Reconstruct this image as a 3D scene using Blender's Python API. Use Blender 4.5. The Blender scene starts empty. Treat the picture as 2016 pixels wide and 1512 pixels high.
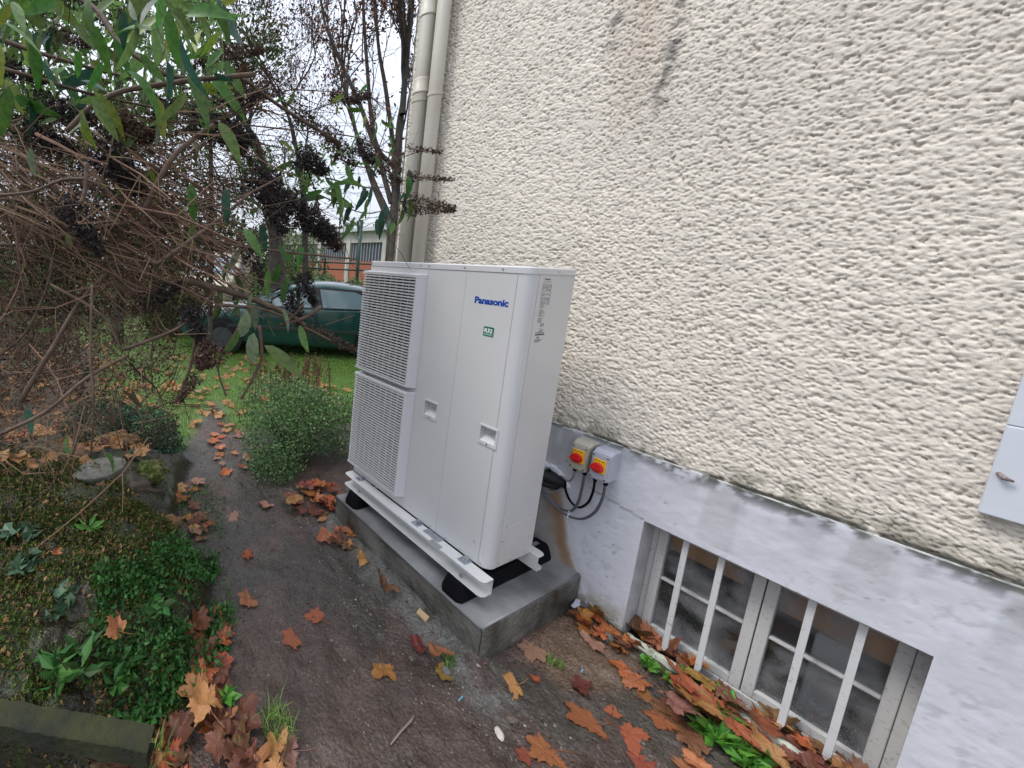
import bpy, math, random
import numpy as np
from mathutils import Vector, Matrix, Euler
SC = bpy.context.scene
COL = SC.collection
R_ = random.Random(11)
# ------------------------------------------------------------ camera, world, sun, exposure
CP = np.array([-2.274, -0.853, 1.649])
YAW, PIT, ROL, FPX = -0.4434, -0.1431, -0.0448, 771.09
PPX, PPY = 495.94, 619.08
def rotm(p, q, r):
    cz, sz, cx, sx, cr, sr = math.cos(p), math.sin(p), math.cos(q), math.sin(q), math.cos(r), math.sin(r)
    return (np.array([[cz, -sz, 0], [sz, cz, 0], [0, 0, 1]]) @ np.array([[1, 0, 0], [0, cx, -sx], [0, sx, cx]])
            @ np.array([[cr, 0, sr], [0, 1, 0], [-sr, 0, cr]]))
MR = rotm(YAW, PIT, ROL)
cam = bpy.data.cameras.new('camera'); cob = bpy.data.objects.new('camera', cam); COL.objects.link(cob)
SC.camera = cob
bx_, fy_, uz_ = MR[:, 0], MR[:, 1], MR[:, 2]
cob.matrix_world = Matrix(((bx_[0], uz_[0], -fy_[0], CP[0]), (bx_[1], uz_[1], -fy_[1], CP[1]), (bx_[2], uz_[2], -fy_[2], CP[2]), (0, 0, 0, 1)))
cam.sensor_width = 36; cam.lens = 36 * FPX / 2016
cam.shift_x = (1008 - PPX) / 2016; cam.shift_y = -(756 - PPY) / 2016
cam.clip_start = 0.02; cam.clip_end = 600
W = bpy.data.worlds.new('World'); SC.world = W; W.use_nodes = True
nt = W.node_tree; nt.nodes.clear()
wo = nt.nodes.new('ShaderNodeOutputWorld'); wb = nt.nodes.new('ShaderNodeBackground')
sky = nt.nodes.new('ShaderNodeTexSky'); sky.sky_type = 'NISHITA'; sky.sun_disc = False
SUN_EL, SUN_AZ = 58, 295     # degrees; azimuth clockwise from +y
sky.sun_elevation = math.radians(SUN_EL); sky.sun_rotation = math.radians(SUN_AZ)
mx = nt.nodes.new('ShaderNodeMix'); mx.data_type = 'RGBA'; mx.inputs[0].default_value = 0.8
tc = nt.nodes.new('ShaderNodeTexCoord'); ns = nt.nodes.new('ShaderNodeTexNoise'); ns.inputs['Scale'].default_value = 2.2; ns.inputs['Detail'].default_value = 4
mp = nt.nodes.new('ShaderNodeMapping'); mp.inputs['Scale'].default_value = (1, 1, 2.5)
cr = nt.nodes.new('ShaderNodeValToRGB')
cr.color_ramp.elements[0].position = .3; cr.color_ramp.elements[0].color = (8.0, 8.5, 9.7, 1)
cr.color_ramp.elements[1].position = .7; cr.color_ramp.elements[1].color = (9.7, 10.0, 10.8, 1)
nt.links.new(tc.outputs['Generated'], mp.inputs[0]); nt.links.new(mp.outputs[0], ns.inputs['Vector'])
nt.links.new(ns.outputs['Fac'], cr.inputs[0]); nt.links.new(sky.outputs[0], mx.inputs[6]); nt.links.new(cr.outputs[0], mx.inputs[7])
sz = nt.nodes.new('ShaderNodeSeparateXYZ'); nt.links.new(tc.outputs['Generated'], sz.inputs[0])
mz = nt.nodes.new('ShaderNodeMapRange'); mz.inputs[1].default_value = 0; mz.inputs[2].default_value = 1; mz.inputs[3].default_value = .58; mz.inputs[4].default_value = 1.35
mv = nt.nodes.new('ShaderNodeVectorMath'); mv.operation = 'SCALE'; nt.links.new(sz.outputs[2], mz.inputs[0]); nt.links.new(mx.outputs[2], mv.inputs[0]); nt.links.new(mz.outputs[0], mv.inputs['Scale'])
nt.links.new(mv.outputs[0], wb.inputs[0]); nt.links.new(wb.outputs[0], wo.inputs[0])
wb.inputs[1].default_value = 0.1
sl = bpy.data.lights.new('sun', 'SUN'); so = bpy.data.objects.new('sun', sl); COL.objects.link(so)
sl.energy = 1.3; sl.angle = math.radians(18); sl.color = (1, .96, .90)
so.rotation_euler = (math.radians(90 - SUN_EL), 0, math.radians(180 - SUN_AZ))
SC.view_settings.view_transform = 'Standard'; SC.view_settings.look = 'None'
SC.view_settings.exposure = 0.8; SC.view_settings.gamma = 1; SC.view_settings.use_curve_mapping = False
SC.cycles.max_bounces = 6; SC.cycles.transparent_max_bounces = 12; SC.cycles.diffuse_bounces = 3

# ------------------------------------------------------------ helpers
def ray(px, py): return MR @ np.array([(px - PPX) / FPX, 1, -(py - PPY) / FPX])
def on_plane(px, py, ax, v):
    d = ray(px, py); return CP + d * ((v - CP[ax]) / d[ax])
def at(px, py, depth): return CP + ray(px, py) * depth
RS = np.random.RandomState(5)
TT = RS.rand(256, 256)
def vn(x, y, s=0):
    x = np.asarray(x, float) + s * 17.3; y = np.asarray(y, float) + s * 9.7
    ix = np.floor(x).astype(int); iy = np.floor(y).astype(int); fx = x - ix; fy = y - iy
    fx = fx * fx * (3 - 2 * fx); fy = fy * fy * (3 - 2 * fy)
    a = TT[ix & 255, iy & 255]; b = TT[(ix + 1) & 255, iy & 255]; c = TT[ix & 255, (iy + 1) & 255]; d = TT[(ix + 1) & 255, (iy + 1) & 255]
    return (a * (1 - fx) + b * fx) * (1 - fy) + (c * (1 - fx) + d * fx) * fy
def fbm(x, y, s=0, o=4):
    t = 0; a = .5; n = 0
    for i in range(o):
        t = t + a * vn(x * 2 ** i, y * 2 ** i, s + i * 3); n += a; a *= .5
    return t / n
T2 = RS.rand(3, 256, 256)
def lumps(x, y, r=.75, e=.6):
    ix = np.floor(x).astype(int); iy = np.floor(y).astype(int); h = np.zeros_like(x)
    for i in (-1, 0, 1):
        for j in (-1, 0, 1):
            cx = ix + i; cy = iy + j
            jx = cx + T2[0][cx & 255, cy & 255]; jy = cy + T2[1][cx & 255, cy & 255]; am = .45 + .55 * T2[2][cx & 255, cy & 255]
            d2 = ((x - jx) ** 2 + (y - jy) ** 2) / (r * r * (.6 + .6 * am))
            h = np.maximum(h, am * np.clip(1 - d2, 0, 1) ** e)
    return h
def sstep(v, a, b):
    t = np.clip((v - a) / (b - a), 0, 1); return t * t * (3 - 2 * t)
def lin(r, g, b):
    f = lambda c: (c / 255 / 12.92) if c < 11 else ((c / 255 + .055) / 1.055) ** 2.4
    return (f(r), f(g), f(b))
MATS = {}
def mat(name, col, rough=.6, col2=None, nscale=20, bump=0, bscale=80, spec=.4, metal=0, rnd=0, attr=None, coord='Object',
        rough2=None, rscale=6, trans=0, sheen=0, objrnd=False, coat=0, bdist=.003, detail=5, mixpos=(.35, .65), lohi=(.72, 1.2)):
    if name in MATS: return MATS[name]
    m = bpy.data.materials.new(name); m.use_nodes = True; n = m.node_tree; p = n.nodes['Principled BSDF']; L = n.links.new
    p.inputs['Roughness'].default_value = rough; p.inputs['Metallic'].default_value = metal
    p.inputs['Specular IOR Level'].default_value = spec; p.inputs['Coat Weight'].default_value = coat
    g = n.nodes.new('ShaderNodeTexCoord' if coord != 'Pos' else 'ShaderNodeNewGeometry')
    co = g.outputs['Object' if coord != 'Pos' else 'Position']
    c = None
    if attr:
        a = n.nodes.new('ShaderNodeAttribute'); a.attribute_name = attr; c = a.outputs['Color']
    if col2 is not None or (c is not None and nscale):
        t = n.nodes.new('ShaderNodeTexNoise'); t.inputs['Scale'].default_value = nscale; t.inputs['Detail'].default_value = detail; L(co, t.inputs['Vector'])
        r = n.nodes.new('ShaderNodeValToRGB'); L(t.outputs['Fac'], r.inputs[0])
        r.color_ramp.elements[0].position = mixpos[0]; r.color_ramp.elements[1].position = mixpos[1]
        if c is None:
            r.color_ramp.elements[0].color = (*col, 1); r.color_ramp.elements[1].color = (*col2, 1); c = r.outputs[0]
        else:
            r.color_ramp.elements[0].color = (lohi[0],) * 3 + (1,); r.color_ramp.elements[1].color = (lohi[1],) * 3 + (1,)
            q = n.nodes.new('ShaderNodeMix'); q.data_type = 'RGBA'; q.blend_type = 'MULTIPLY'; q.inputs[0].default_value = 1
            L(c, q.inputs[6]); L(r.outputs[0], q.inputs[7]); c = q.outputs[2]
    if rnd or objrnd:
        hs = n.nodes.new('ShaderNodeHueSaturation')
        if objrnd: o = n.nodes.new('ShaderNodeObjectInfo').outputs['Random']
        else: o = n.nodes.new('ShaderNodeNewGeometry').outputs['Random Per Island']
        mr = n.nodes.new('ShaderNodeMapRange'); mr.inputs[3].default_value = 1 - (rnd or .35); mr.inputs[4].default_value = 1 + (rnd or .35)
        L(o, mr.inputs[0]); L(mr.outputs[0], hs.inputs['Value'])
        m2 = n.nodes.new('ShaderNodeMath'); m2.operation = 'MULTIPLY_ADD'; m2.inputs[1].default_value = .04; m2.inputs[2].default_value = .48
        m3 = n.nodes.new('ShaderNodeMath'); m3.operation = 'FRACT'; m4 = n.nodes.new('ShaderNodeMath'); m4.operation = 'MULTIPLY'; m4.inputs[1].default_value = 7.3
        L(o, m4.inputs[0]); L(m4.outputs[0], m3.inputs[0]); L(m3.outputs[0], m2.inputs[0]); L(m2.outputs[0], hs.inputs['Hue'])
        if c is None: hs.inputs['Color'].default_value = (*col, 1)
        else: L(c, hs.inputs['Color'])
        c = hs.outputs[0]
    if c is None: p.inputs['Base Color'].default_value = (*col, 1)
    else: L(c, p.inputs['Base Color'])
    if rough2 is not None:
        t = n.nodes.new('ShaderNodeTexNoise'); t.inputs['Scale'].default_value = rscale; t.inputs['Detail'].default_value = 4; L(co, t.inputs['Vector'])
        mr = n.nodes.new('ShaderNodeMapRange'); mr.inputs[1].default_value = .35; mr.inputs[2].default_value = .65; mr.inputs[3].default_value = rough; mr.inputs[4].default_value = rough2
        L(t.outputs['Fac'], mr.inputs[0]); L(mr.outputs[0], p.inputs['Roughness'])
    if bump:
        t = n.nodes.new('ShaderNodeTexNoise'); t.inputs['Scale'].default_value = bscale; t.inputs['Detail'].default_value = 6; L(co, t.inputs['Vector'])
        b = n.nodes.new('ShaderNodeBump'); b.inputs['Strength'].default_value = bump; b.inputs['Distance'].default_value = bdist
        L(t.outputs['Fac'], b.inputs['Height']); L(b.outputs[0], p.inputs['Normal'])
    if trans:
        tr = n.nodes.new('ShaderNodeBsdfTranslucent'); ms = n.nodes.new('ShaderNodeMixShader'); ms.inputs[0].default_value = trans
        if c is not None: L(c, tr.inputs[0])
        else: tr.inputs[0].default_value = (*col, 1)
        L(p.outputs[0], ms.inputs[1]); L(tr.outputs[0], ms.inputs[2]); L(ms.outputs[0], n.nodes['Material Output'].inputs[0])
    MATS[name] = m; return m

def tagp(o, label=None, cat=None, group=None, kind=None):
    if label: o['label'] = label
    if cat: o['category'] = cat
    if group: o['group'] = group
    if kind: o['kind'] = kind
    return o
def thing(name, label, cat, loc=(0, 0, 0), rz=0, group=None):
    o = bpy.data.objects.new(name, None); COL.objects.link(o); o.empty_display_size = .1
    o.location = loc; o.rotation_euler = (0, 0, rz); return tagp(o, label, cat, group)
def wloc(p):   # world location offset of a parent chain (unrotated)
    v = Vector((0, 0, 0))
    while p: v = v + p.location; p = p.parent
    return v
class MB:
    def __init__(s): s.v = []; s.f = []; s.mi = []; s.cur = 0
    def add(s, vs, fs):
        b = len(s.v); s.v += [tuple(map(float, v)) for v in vs]; s.f += [tuple(b + i for i in f) for f in fs]; s.mi += [s.cur] * len(fs); return s
    def box(s, x0, x1, y0, y1, z0, z1):
        return s.add([(x0, y0, z0), (x1, y0, z0), (x1, y1, z0), (x0, y1, z0), (x0, y0, z1), (x1, y0, z1), (x1, y1, z1), (x0, y1, z1)],
                     [(0, 3, 2, 1), (4, 5, 6, 7), (0, 1, 5, 4), (1, 2, 6, 5), (2, 3, 7, 6), (3, 0, 4, 7)])
    def prism(s, pts, ax, a, b):     # polygon pts (2D) extruded along axis ax
        def P(p, t): q = list(p); q.insert(ax, t); return tuple(q)
        n = len(pts)
        return s.add([P(p, a) for p in pts] + [P(p, b) for p in pts],
                     [tuple(range(n))[::-1], tuple(range(n, 2 * n))] + [(i, (i + 1) % n, n + (i + 1) % n, n + i) for i in range(n)])
    def tube(s, pts, r, n=6, cap=True):
        pts = [Vector(p) for p in pts]; k = len(pts)
        rs = r if isinstance(r, (list, tuple)) else [r] * k
        vs = []; up = None
        for i, p in enumerate(pts):
            t = (pts[min(i + 1, k - 1)] - pts[max(i - 1, 0)])
            if t.length < 1e-9: t = Vector((0, 0, 1))
            t.normalize()
            if up is None: up = t.orthogonal().normalized()
            u = (up - t * up.dot(t))
            if u.length < 1e-6: u = t.orthogonal()
            u.normalize(); up = u; w = t.cross(u)
            for j in range(n):
                a = 2 * math.pi * j / n; vs.append(p + (u * math.cos(a) + w * math.sin(a)) * rs[i])
        fs = [(i * n + j, i * n + (j + 1) % n, (i + 1) * n + (j + 1) % n, (i + 1) * n + j) for i in range(k - 1) for j in range(n)]
        if cap: fs += [tuple(range(n))[::-1], tuple(range((k - 1) * n, k * n))]
        return s.add(vs, fs)
    def cyl(s, c, axis, r, h, n=16, r2=None):
        a = Vector(c); b = a + Vector(axis) * h; return s.tube([a, b], [r, r if r2 is None else r2], n)
    def build(s, name, mats, parent=None, smooth=False, kind=None, bevel=0, label=None):
        me = bpy.data.meshes.new(name); off = wloc(parent) if parent else Vector((0, 0, 0))
        me.from_pydata([(v[0] - off.x, v[1] - off.y, v[2] - off.z) for v in s.v], [], s.f)
        mats = mats if isinstance(mats, (list, tuple)) else [mats]
        for m in mats: me.materials.append(m)
        if len(mats) > 1: me.polygons.foreach_set('material_index', s.mi)
        if smooth: me.polygons.foreach_set('use_smooth', [True] * len(me.polygons))
        o = bpy.data.objects.new(name, me); COL.objects.link(o); o.parent = parent
        if kind: o['kind'] = kind
        if label: o['label'] = label
        if bevel:
            b = o.modifiers.new('bevel', 'BEVEL'); b.width = bevel; b.segments = 2; b.limit_method = 'ANGLE'
        return o
def npmesh(name, V, F, m, parent=None, smooth=True, kind=None, col=None, off=None):
    """V (n,3), F (k,4) or (k,3) arrays"""
    me = bpy.data.meshes.new(name); V = np.asarray(V, np.float32); F = np.asarray(F, np.int32)
    if parent: V = V - np.array(wloc(parent), np.float32)
    k = F.shape[1]
    me.vertices.add(len(V)); me.vertices.foreach_set('co', V.ravel())
    me.loops.add(F.size); me.loops.foreach_set('vertex_index', F.ravel())
    me.polygons.add(len(F)); me.polygons.foreach_set('loop_start', np.arange(len(F), dtype=np.int32) * k)
    me.polygons.foreach_set('loop_total', np.full(len(F), k, np.int32))
    me.polygons.foreach_set('use_smooth', np.full(len(F), smooth))
    me.update(calc_edges=True); me.validate()
    for q in (m if isinstance(m, (list, tuple)) else [m]): me.materials.append(q)
    if col is not None:
        a = me.color_attributes.new('col', 'FLOAT_COLOR', 'POINT'); c = np.ones((len(V), 4), np.float32); c[:, :3] = col; a.data.foreach_set('color', c.ravel())
    o = bpy.data.objects.new(name, me); COL.objects.link(o); o.parent = parent
    if kind: o['kind'] = kind
    return o
def gridf(nx, ny, mask=None):
    i, j = np.meshgrid(np.arange(nx - 1), np.arange(ny - 1), indexing='ij'); a = i * ny + j
    F = np.stack([a, a + ny, a + ny + 1, a + 1], -1)
    return F[mask] if mask is not None else F.reshape(-1, 4)

# ------------------------------------------------------------ ground
BANK = np.array([on_plane(x, y, 2, 0)[:2] for x, y in [(385, 905), (362, 960), (352, 1040), (402, 1100), (425, 1180), (395, 1280), (350, 1370), (250, 1440)]] +
                [[-2.35, .25], [-4.5, .1], [-5.5, 3.2], [-2.3, 3.0], [-1.95, 2.3]])
def polydist(X, Y, P):
    d = np.full(X.shape, 1e9); ins = np.zeros(X.shape, bool); n = len(P)
    for i in range(n):
        a = P[i]; b = P[(i + 1) % n]; e = b - a
        t = np.clip(((X - a[0]) * e[0] + (Y - a[1]) * e[1]) / (e @ e), 0, 1)
        d = np.minimum(d, np.hypot(X - a[0] - t * e[0], Y - a[1] - t * e[1]))
        c = ((a[1] > Y) != (b[1] > Y)) & (X < (b[0] - a[0]) * (Y - a[1]) / (b[1] - a[1] + 1e-12) + a[0]); ins ^= c
    return np.where(ins, d, -d)
SL0, SL1 = on_plane(-160, 1400, 2, .20), on_plane(290, 1480, 2, .20)
SLD = (SL1 - SL0)[:2] / np.linalg.norm((SL1 - SL0)[:2]); SLN = np.array([-SLD[1], SLD[0]])
def path_c(y): return np.interp(y, [-1, .3, 1.0, 1.8, 2.5, 3.3, 4.2], [-1.2, -1.22, -1.2, -1.25, -1.05, -.72, -.35])
def path_w(y): return np.interp(y, [-1, .3, 1.0, 1.8, 2.5, 3.3, 4.2], [.7, .55, .42, .24, .16, .02, -.4])
def ground_parts(X, Y):
    X = np.asarray(X, float); Y = np.asarray(Y, float)
    base = -.24 * sstep(Y, 1.2, 6.5)
    b = polydist(X, Y, BANK)
    bank = .21 * sstep(b, -.04, .5) + .05 * sstep(b, 0, .08)
    bank = bank * (1 - .6 * sstep(Y, 1.8, 3.0))
    rough = (fbm(X * 3, Y * 3, 1) - .5) * .035 + (fbm(X * 14, Y * 14, 2) - .5) * .026 + (fbm(X * 45, Y * 45, 3, 3) - .5) * .010
    fade = 1 - .8 * sstep(np.hypot(X, Y), 6, 12)
    lump = lumps(X * 9, Y * 9) * .045 * sstep(b, 0, .15) + lumps(X * 32, Y * 32) * .02 * sstep(b, 0, .1)
    spill = .035 * sstep(X, -.90, -.76) * sstep(Y, -.05, .05) * (1 - sstep(Y, .95, 1.1)) * (.4 + fbm(X * 12, Y * 12, 8))
    spill = spill + .03 * (1 - sstep(np.hypot(X + .75, Y + .03), .02, .13))
    spill = np.where(X > -.75, spill * (1 - sstep(X, -.75, -.6)), spill)
    sd = (X - SL0[0]) * SLN[0] + (Y - SL0[1]) * SLN[1]; al = (X - SL0[0]) * SLD[0] + (Y - SL0[1]) * SLD[1]
    inx = 1 - sstep(al, np.linalg.norm((SL1 - SL0)[:2]) - .04, np.linalg.norm((SL1 - SL0)[:2]) + .06)
    pit = -.34 * (1 - sstep(sd, .01, .05)) * inx * sstep(Y, -.9, -.6)
    bank = bank * (1 - (1 - sstep(sd, .01, .05)) * inx)
    lump = lump * sstep(sd, .0, .12) * inx + lump * (1 - inx)
    near_wall = .02 * sstep(X, -.3, 0) * (1 - sstep(Y, -.02, .0))
    trough = -.03 * sstep(X, .0, .02)
    return base, b, base + bank + rough * fade + lump + spill + near_wall + trough + pit
def gh(x, y): return float(ground_parts(np.array([x]), np.array([y]))[2][0])
def axis_pts(lo, hi, a, b, step, far, g=1.16):
    c = list(np.arange(a, b, step)); t = c[-1]; s = step
    while t < hi: s = min(s * g, far); t += s; c.append(t)
    t = c[0]; s = step; pre = []
    while t > lo: s = min(s * g, far); t -= s; pre.append(t)
    return np.array(pre[::-1] + c)
gx = axis_pts(-250, 250, -2.9, .13, .0125, 12); gy = axis_pts(-60, 300, -.9, 2.4, .0125, 12)
GX, GY = np.meshgrid(gx, gy, indexing='ij')
gb, bd, GZ = ground_parts(GX, GY)
n1 = fbm(GX * 2.3, GY * 2.3, 21); n2 = fbm(GX * 11, GY * 11, 22); n3 = fbm(GX * 45, GY * 45, 23, 3)
mud = np.stack([.072 + .050 * n1, .050 + .034 * n1, .041 + .028 * n1], -1) * (.55 + .9 * n2)[..., None]
sandc = np.array([.23, .15, .10]); greyc = np.array([.17, .17, .155]); graveld = np.array([.066, .060, .050])
def mixc(C, c, w): return C * (1 - w[..., None]) + np.array(c) * w[..., None]
C = mud
C = mixc(C, graveld, sstep(n1, .45, .6) * .8)
sm = sstep(.30 - np.hypot((GX + .28) * 1.0, (GY + .14) * 1.6) + .14 * (n2 - .5), 0, .12); C = mixc(C, sandc * .9, sm * .7)
gm = sstep(GX, -.95, -.83) * (GX < -.74) * sstep(GY, -.15, .05) * (1 - sstep(GY, .9, 1.15)) * sstep(n2 + .25 * n3, .42, .62)
gm = np.maximum(gm, (1 - sstep(np.hypot(GX + .78, GY + .08), .05, .2)) * sstep(n2, .35, .5)); C = mixc(C, greyc, gm * .75)
pm = np.abs(GX - path_c(GY)) - path_w(GY) + .12 * (n2 - .5)
gr = sstep(pm, -.02, .12) * sstep(GY + .35 * (n1 - .5), 2.2, 2.7)
lit = (1 - sstep(GX + 1.2 * (n1 - .5), -2.1, -1.6)) * sstep(GY, 2.2, 2.7) * (1 - sstep(GY, 14, 20))
C = mixc(C, [.12, .21, .045], gr * .9)
C = mixc(C, [.075, .048, .030], lit * .95)
C = mixc(C, [.030, .026, .013], sstep(bd, -.02, .05) * (1 - sstep(GY, 3, 3.6)))  # bank earth darkened, shade of the overhanging bush worked into its colour
C = mixc(C, [.030, .045, .010], sstep(bd, .02, .12) * sstep(n2, .42, .55) * (1 - sstep(GY, 3, 3.6)))  # mossy patches of the bank, likewise toned down with painted shade
C = mixc(C, [.04, .033, .022], sstep(-GX, 2.6, 3.2) * sstep(GY, 1.5, 2.2) * .8)  # ground further left painted darker to stand in for shade
C = np.clip(C * (.65 + .45 * n3)[..., None], 0, 1)
M_ground = mat('wet_earth', (.1, .1, .1), rough=.15, rough2=.62, rscale=4, attr='col', nscale=110, lohi=(.6, 1.25), bump=1, bscale=70, bdist=.009, coord='Pos', spec=.45)
npmesh('ground', np.stack([GX, GY, GZ], -1).reshape(-1, 3), gridf(len(gx), len(gy)), M_ground, kind='structure', col=C.reshape(-1, 3))

# small stones and chips, uncountable
M_peb = mat('pebble', (.10, .085, .07), .6, (.24, .22, .19), nscale=3, rnd=.5)
mb = MB()
for i in range(2600):
    y = R_.uniform(-.75, 2.2) ** 1; x = R_.uniform(-2.0, -.02) if R_.random() < .6 else R_.gauss(-.95, .12)
    if -.76 < x < 0 and y > -.02: continue
    if y > 1.2 and abs(x - path_c(y)) > path_w(y): continue
    z = gh(x, y) if i % 1 == 0 else 0; s = R_.choice([.0015, .002, .003, .003, .005]) * R_.uniform(.7, 1.3)
    if R_.random() < .02: s *= 2.5
    a = R_.random() * 6.28; c, d = math.cos(a) * s, math.sin(a) * s
    mb.add([(x + c, y + d, z), (x - d, y + c, z), (x - c * 1.4, y - d * 1.4, z), (x + d, y - c, z), (x, y, z + s * .8)], [(0, 1, 4), (1, 2, 4), (2, 3, 4), (3, 0, 4)])
tagp(mb.build('gravel', M_peb), kind='stuff', label='small pale chips and grit scattered over the wet dirt path', cat='gravel')

mb = MB(); mtw = MB()
for i in range(2600):
    y = R_.uniform(-.8, 2.3); x = R_.uniform(-2.0, -.02)
    if -.80 < x < 0 and y > -.02 and R_.random() < .97: continue
    if R_.random() > .25 + fbm(np.array([x * 5.]), np.array([y * 5.]), 77)[0] * .9 - (.45 if abs(x - path_c(y)) < path_w(y) * .6 else 0): continue
    z = gh(x, y) + .002; s = R_.uniform(.003, .011); a = R_.random() * 6.28; c, d = math.cos(a) * s, math.sin(a) * s
    if i % 5: mb.add([(x + c, y + d, z + .001), (x - d * .5, y + c * .5, z + R_.random() * .006), (x - c, y - d, z), (x + d * .5, y - c * .5, z + .001)], [(0, 1, 2, 3)])
    else: mtw.tube([(x - c * 2.2, y - d * 2.2, z), (x + d * .4, y - c * .4, z + .003), (x + c * 2.2, y + d * 2.2, z)], .0009, 4)
tagp(mb.build('debris', mat('leaf_crumb', (.09, .05, .03), .6, rnd=.8)), kind='stuff', label='dark leaf crumbs strewn over the path', cat='debris')
tagp(mtw.build('debris', mat('twig_crumb', (.10, .075, .055), .7, rnd=.6)), kind='stuff', label='tiny twigs strewn over the path', cat='debris')

# ------------------------------------------------------------ house
WY0, WY1, WZ0, WZ1 = -.820, -.177, -.02, .583
house = thing('house', 'cream roughcast house wall with white rendered basement band', 'house', (0, 1.43, 0))
def rc(Y, Z):
    wx = (fbm(Y * 50, Z * 50, 31, 3) - .5) * 1.6; wy = (fbm(Y * 50, Z * 50, 37, 3) - .5) * 1.6
    a = lumps(Y * 104 + wx, Z * 108 + wy, .66, .42); b = lumps(Y * 185 + wx * 2, Z * 190 + wy * 2, .7, .5); c = fbm(Y * 62, Z * 66, 33, 5)
    raw = .62 * a + .26 * b + 1.0 * (c - .42)
    return .0145 * (1 - np.exp(-2.0 * np.clip(raw, -.15, 2)))
def wall_stain(Y, Z):
    n = fbm(Y * 5, Z * 5, 41); m = fbm(Y * 26, Z * 26, 42)
    base = np.array([.71, .66, .58]) * (.87 + .24 * fbm(Y * 1.7, Z * 1.7, 43, 5))[..., None]
    base = base * (.92 + .16 * m)[..., None]
    st = np.exp(-((Y - .13 - .05 * (n - .5)) / .085) ** 2) * sstep(Z, 2.15, 2.8) * (.5 + n)
    base = mixc(base, [.40, .30, .22], np.clip(st * .5, 0, .5))
    st2 = np.exp(-((Y - .025 - .06 * (n - .5)) / .022) ** 2) * sstep(Z, 2.1, 2.5) * sstep(m, .42, .6)
    st2 = st2 + np.exp(-((Y - .235) / .03) ** 2) * sstep(Z, 2.55, 2.8) * sstep(m, .4, .6)
    base = mixc(base, [.13, .125, .12], np.clip(st2 * .8, 0, .8))
    low = (1 - sstep(Z - .10 * n, .86, .93)) * sstep(m, .35, .6)
    base = mixc(base, [.20, .19, .14], low * .6)
    base = mixc(base, [.07, .07, .055], (1 - sstep(Z - .015 * n, .876, .893)) * .8 * sstep(m + .25 * n, .45, .6))
    return base
M_rc = mat('roughcast', (.6, .56, .48), rough=.85, attr='col', nscale=0, bump=.7, bscale=330, bdist=.003, coord='Pos', spec=.2)
ys = np.concatenate([np.arange(-.98, .30, .0035), np.arange(.30, 1.428, .0054), [1.43]]); zs = np.arange(.872, 3.56, .0036)
Yg, Zg = np.meshgrid(ys, zs, indexing='ij'); H = rc(Yg, Zg)
H = H * (.25 + .75 * sstep(Zg, .872, .89))
npmesh('roughcast_wall', np.stack([.014 - H, Yg, Zg], -1).reshape(-1, 3), gridf(len(ys), len(zs)), M_rc, house, col=wall_stain(Yg, Zg).reshape(-1, 3))
def coarse(ys, zs):
    Yg, Zg = np.meshgrid(ys, zs, indexing='ij'); H = rc(Yg, Zg)
    npmesh('roughcast_wall', np.stack([.014 - H, Yg, Zg], -1).reshape(-1, 3), gridf(len(ys), len(zs)), M_rc, house, col=wall_stain(Yg, Zg).reshape(-1, 3))
coarse(np.append(np.arange(-4, -.98, .02), -.98), np.arange(.872, 6.2, .02)); coarse(np.append(np.arange(-.98, 1.43, .02), 1.43), np.arange(3.558, 6.2, .02))
# far end wall and mass of the house
xs = np.arange(.0, 1.2, .012); Xg, Zg = np.meshgrid(xs, np.arange(-.3, 6.2, .03), indexing='ij')
npmesh('roughcast_wall', np.stack([Xg, 1.43 + rc(Xg, Zg), Zg], -1).reshape(-1, 3), gridf(len(xs), Xg.shape[1])[:, ::-1], M_rc, house, col=wall_stain(Xg + 9, Zg + .6).reshape(-1, 3))
MB().box(1.19, 7, -4, 1.42, -.3, 6.2).box(.03, 1.2, -4, 1.42, 6.15, 6.2).box(.9, 1.2, -4, 1.42, -.3, 6.15).build('inner_wall', mat('dark_inside', (.05, .045, .04), .9), house)
# rendered band with window opening
M_band = mat('painted_render', (.6, .6, .62), rough=.6, attr='col', nscale=0, bump=.35, bscale=45, bdist=.004, coord='Pos', spec=.3)
ys = np.unique(np.round(np.concatenate([np.arange(-1.3, 1.43, .008), [WY0, WY1, 1.43]]), 5)); zs = np.unique(np.round(np.concatenate([np.arange(-.1, .87, .008), [WZ0, WZ1, .872]]), 5))
Yg, Zg = np.meshgrid(ys, zs, indexing='ij')
n = fbm(Yg * 6, Zg * 6, 51); m = fbm(Yg * 34, Zg * 34, 52); q = fbm(Yg * 14, Zg * 3, 53); f9 = fbm(Yg * 90, Zg * 90, 54, 3)
Bc = np.ones(Yg.shape + (3,)) * np.array([.56, .575, .625]) * (.92 + .12 * n + .06 * m)[..., None]
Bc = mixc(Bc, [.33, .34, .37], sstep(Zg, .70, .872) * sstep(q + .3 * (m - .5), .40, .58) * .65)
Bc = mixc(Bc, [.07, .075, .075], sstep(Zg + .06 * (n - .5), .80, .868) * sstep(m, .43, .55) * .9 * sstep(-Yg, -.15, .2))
Bc = mixc(Bc, [.10, .105, .09], sstep(Zg, .85, .87) * sstep(m + f9 * .4, .50, .66) * .9)
Bc = mixc(Bc, [.30, .26, .18], (1 - sstep(Zg + .10 * (n - .5), .04, .20)) * sstep(m + n, .8, 1.1) * .75)
Bc = mixc(Bc, [.16, .16, .15], sstep(f9 + .1 * n, .88, .92) * .6)
Bc = mixc(Bc, [.20, .21, .17], sstep(fbm(Yg * 9, Zg * 2.2, 58), .50, .62) * sstep(Zg, .45, .87) * .30)
Bc = mixc(Bc, [.12, .11, .08], (1 - sstep(Zg + .06 * (q - .5), .02, .09)) * sstep(m + .2 * f9, .42, .6) * .7)
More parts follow.
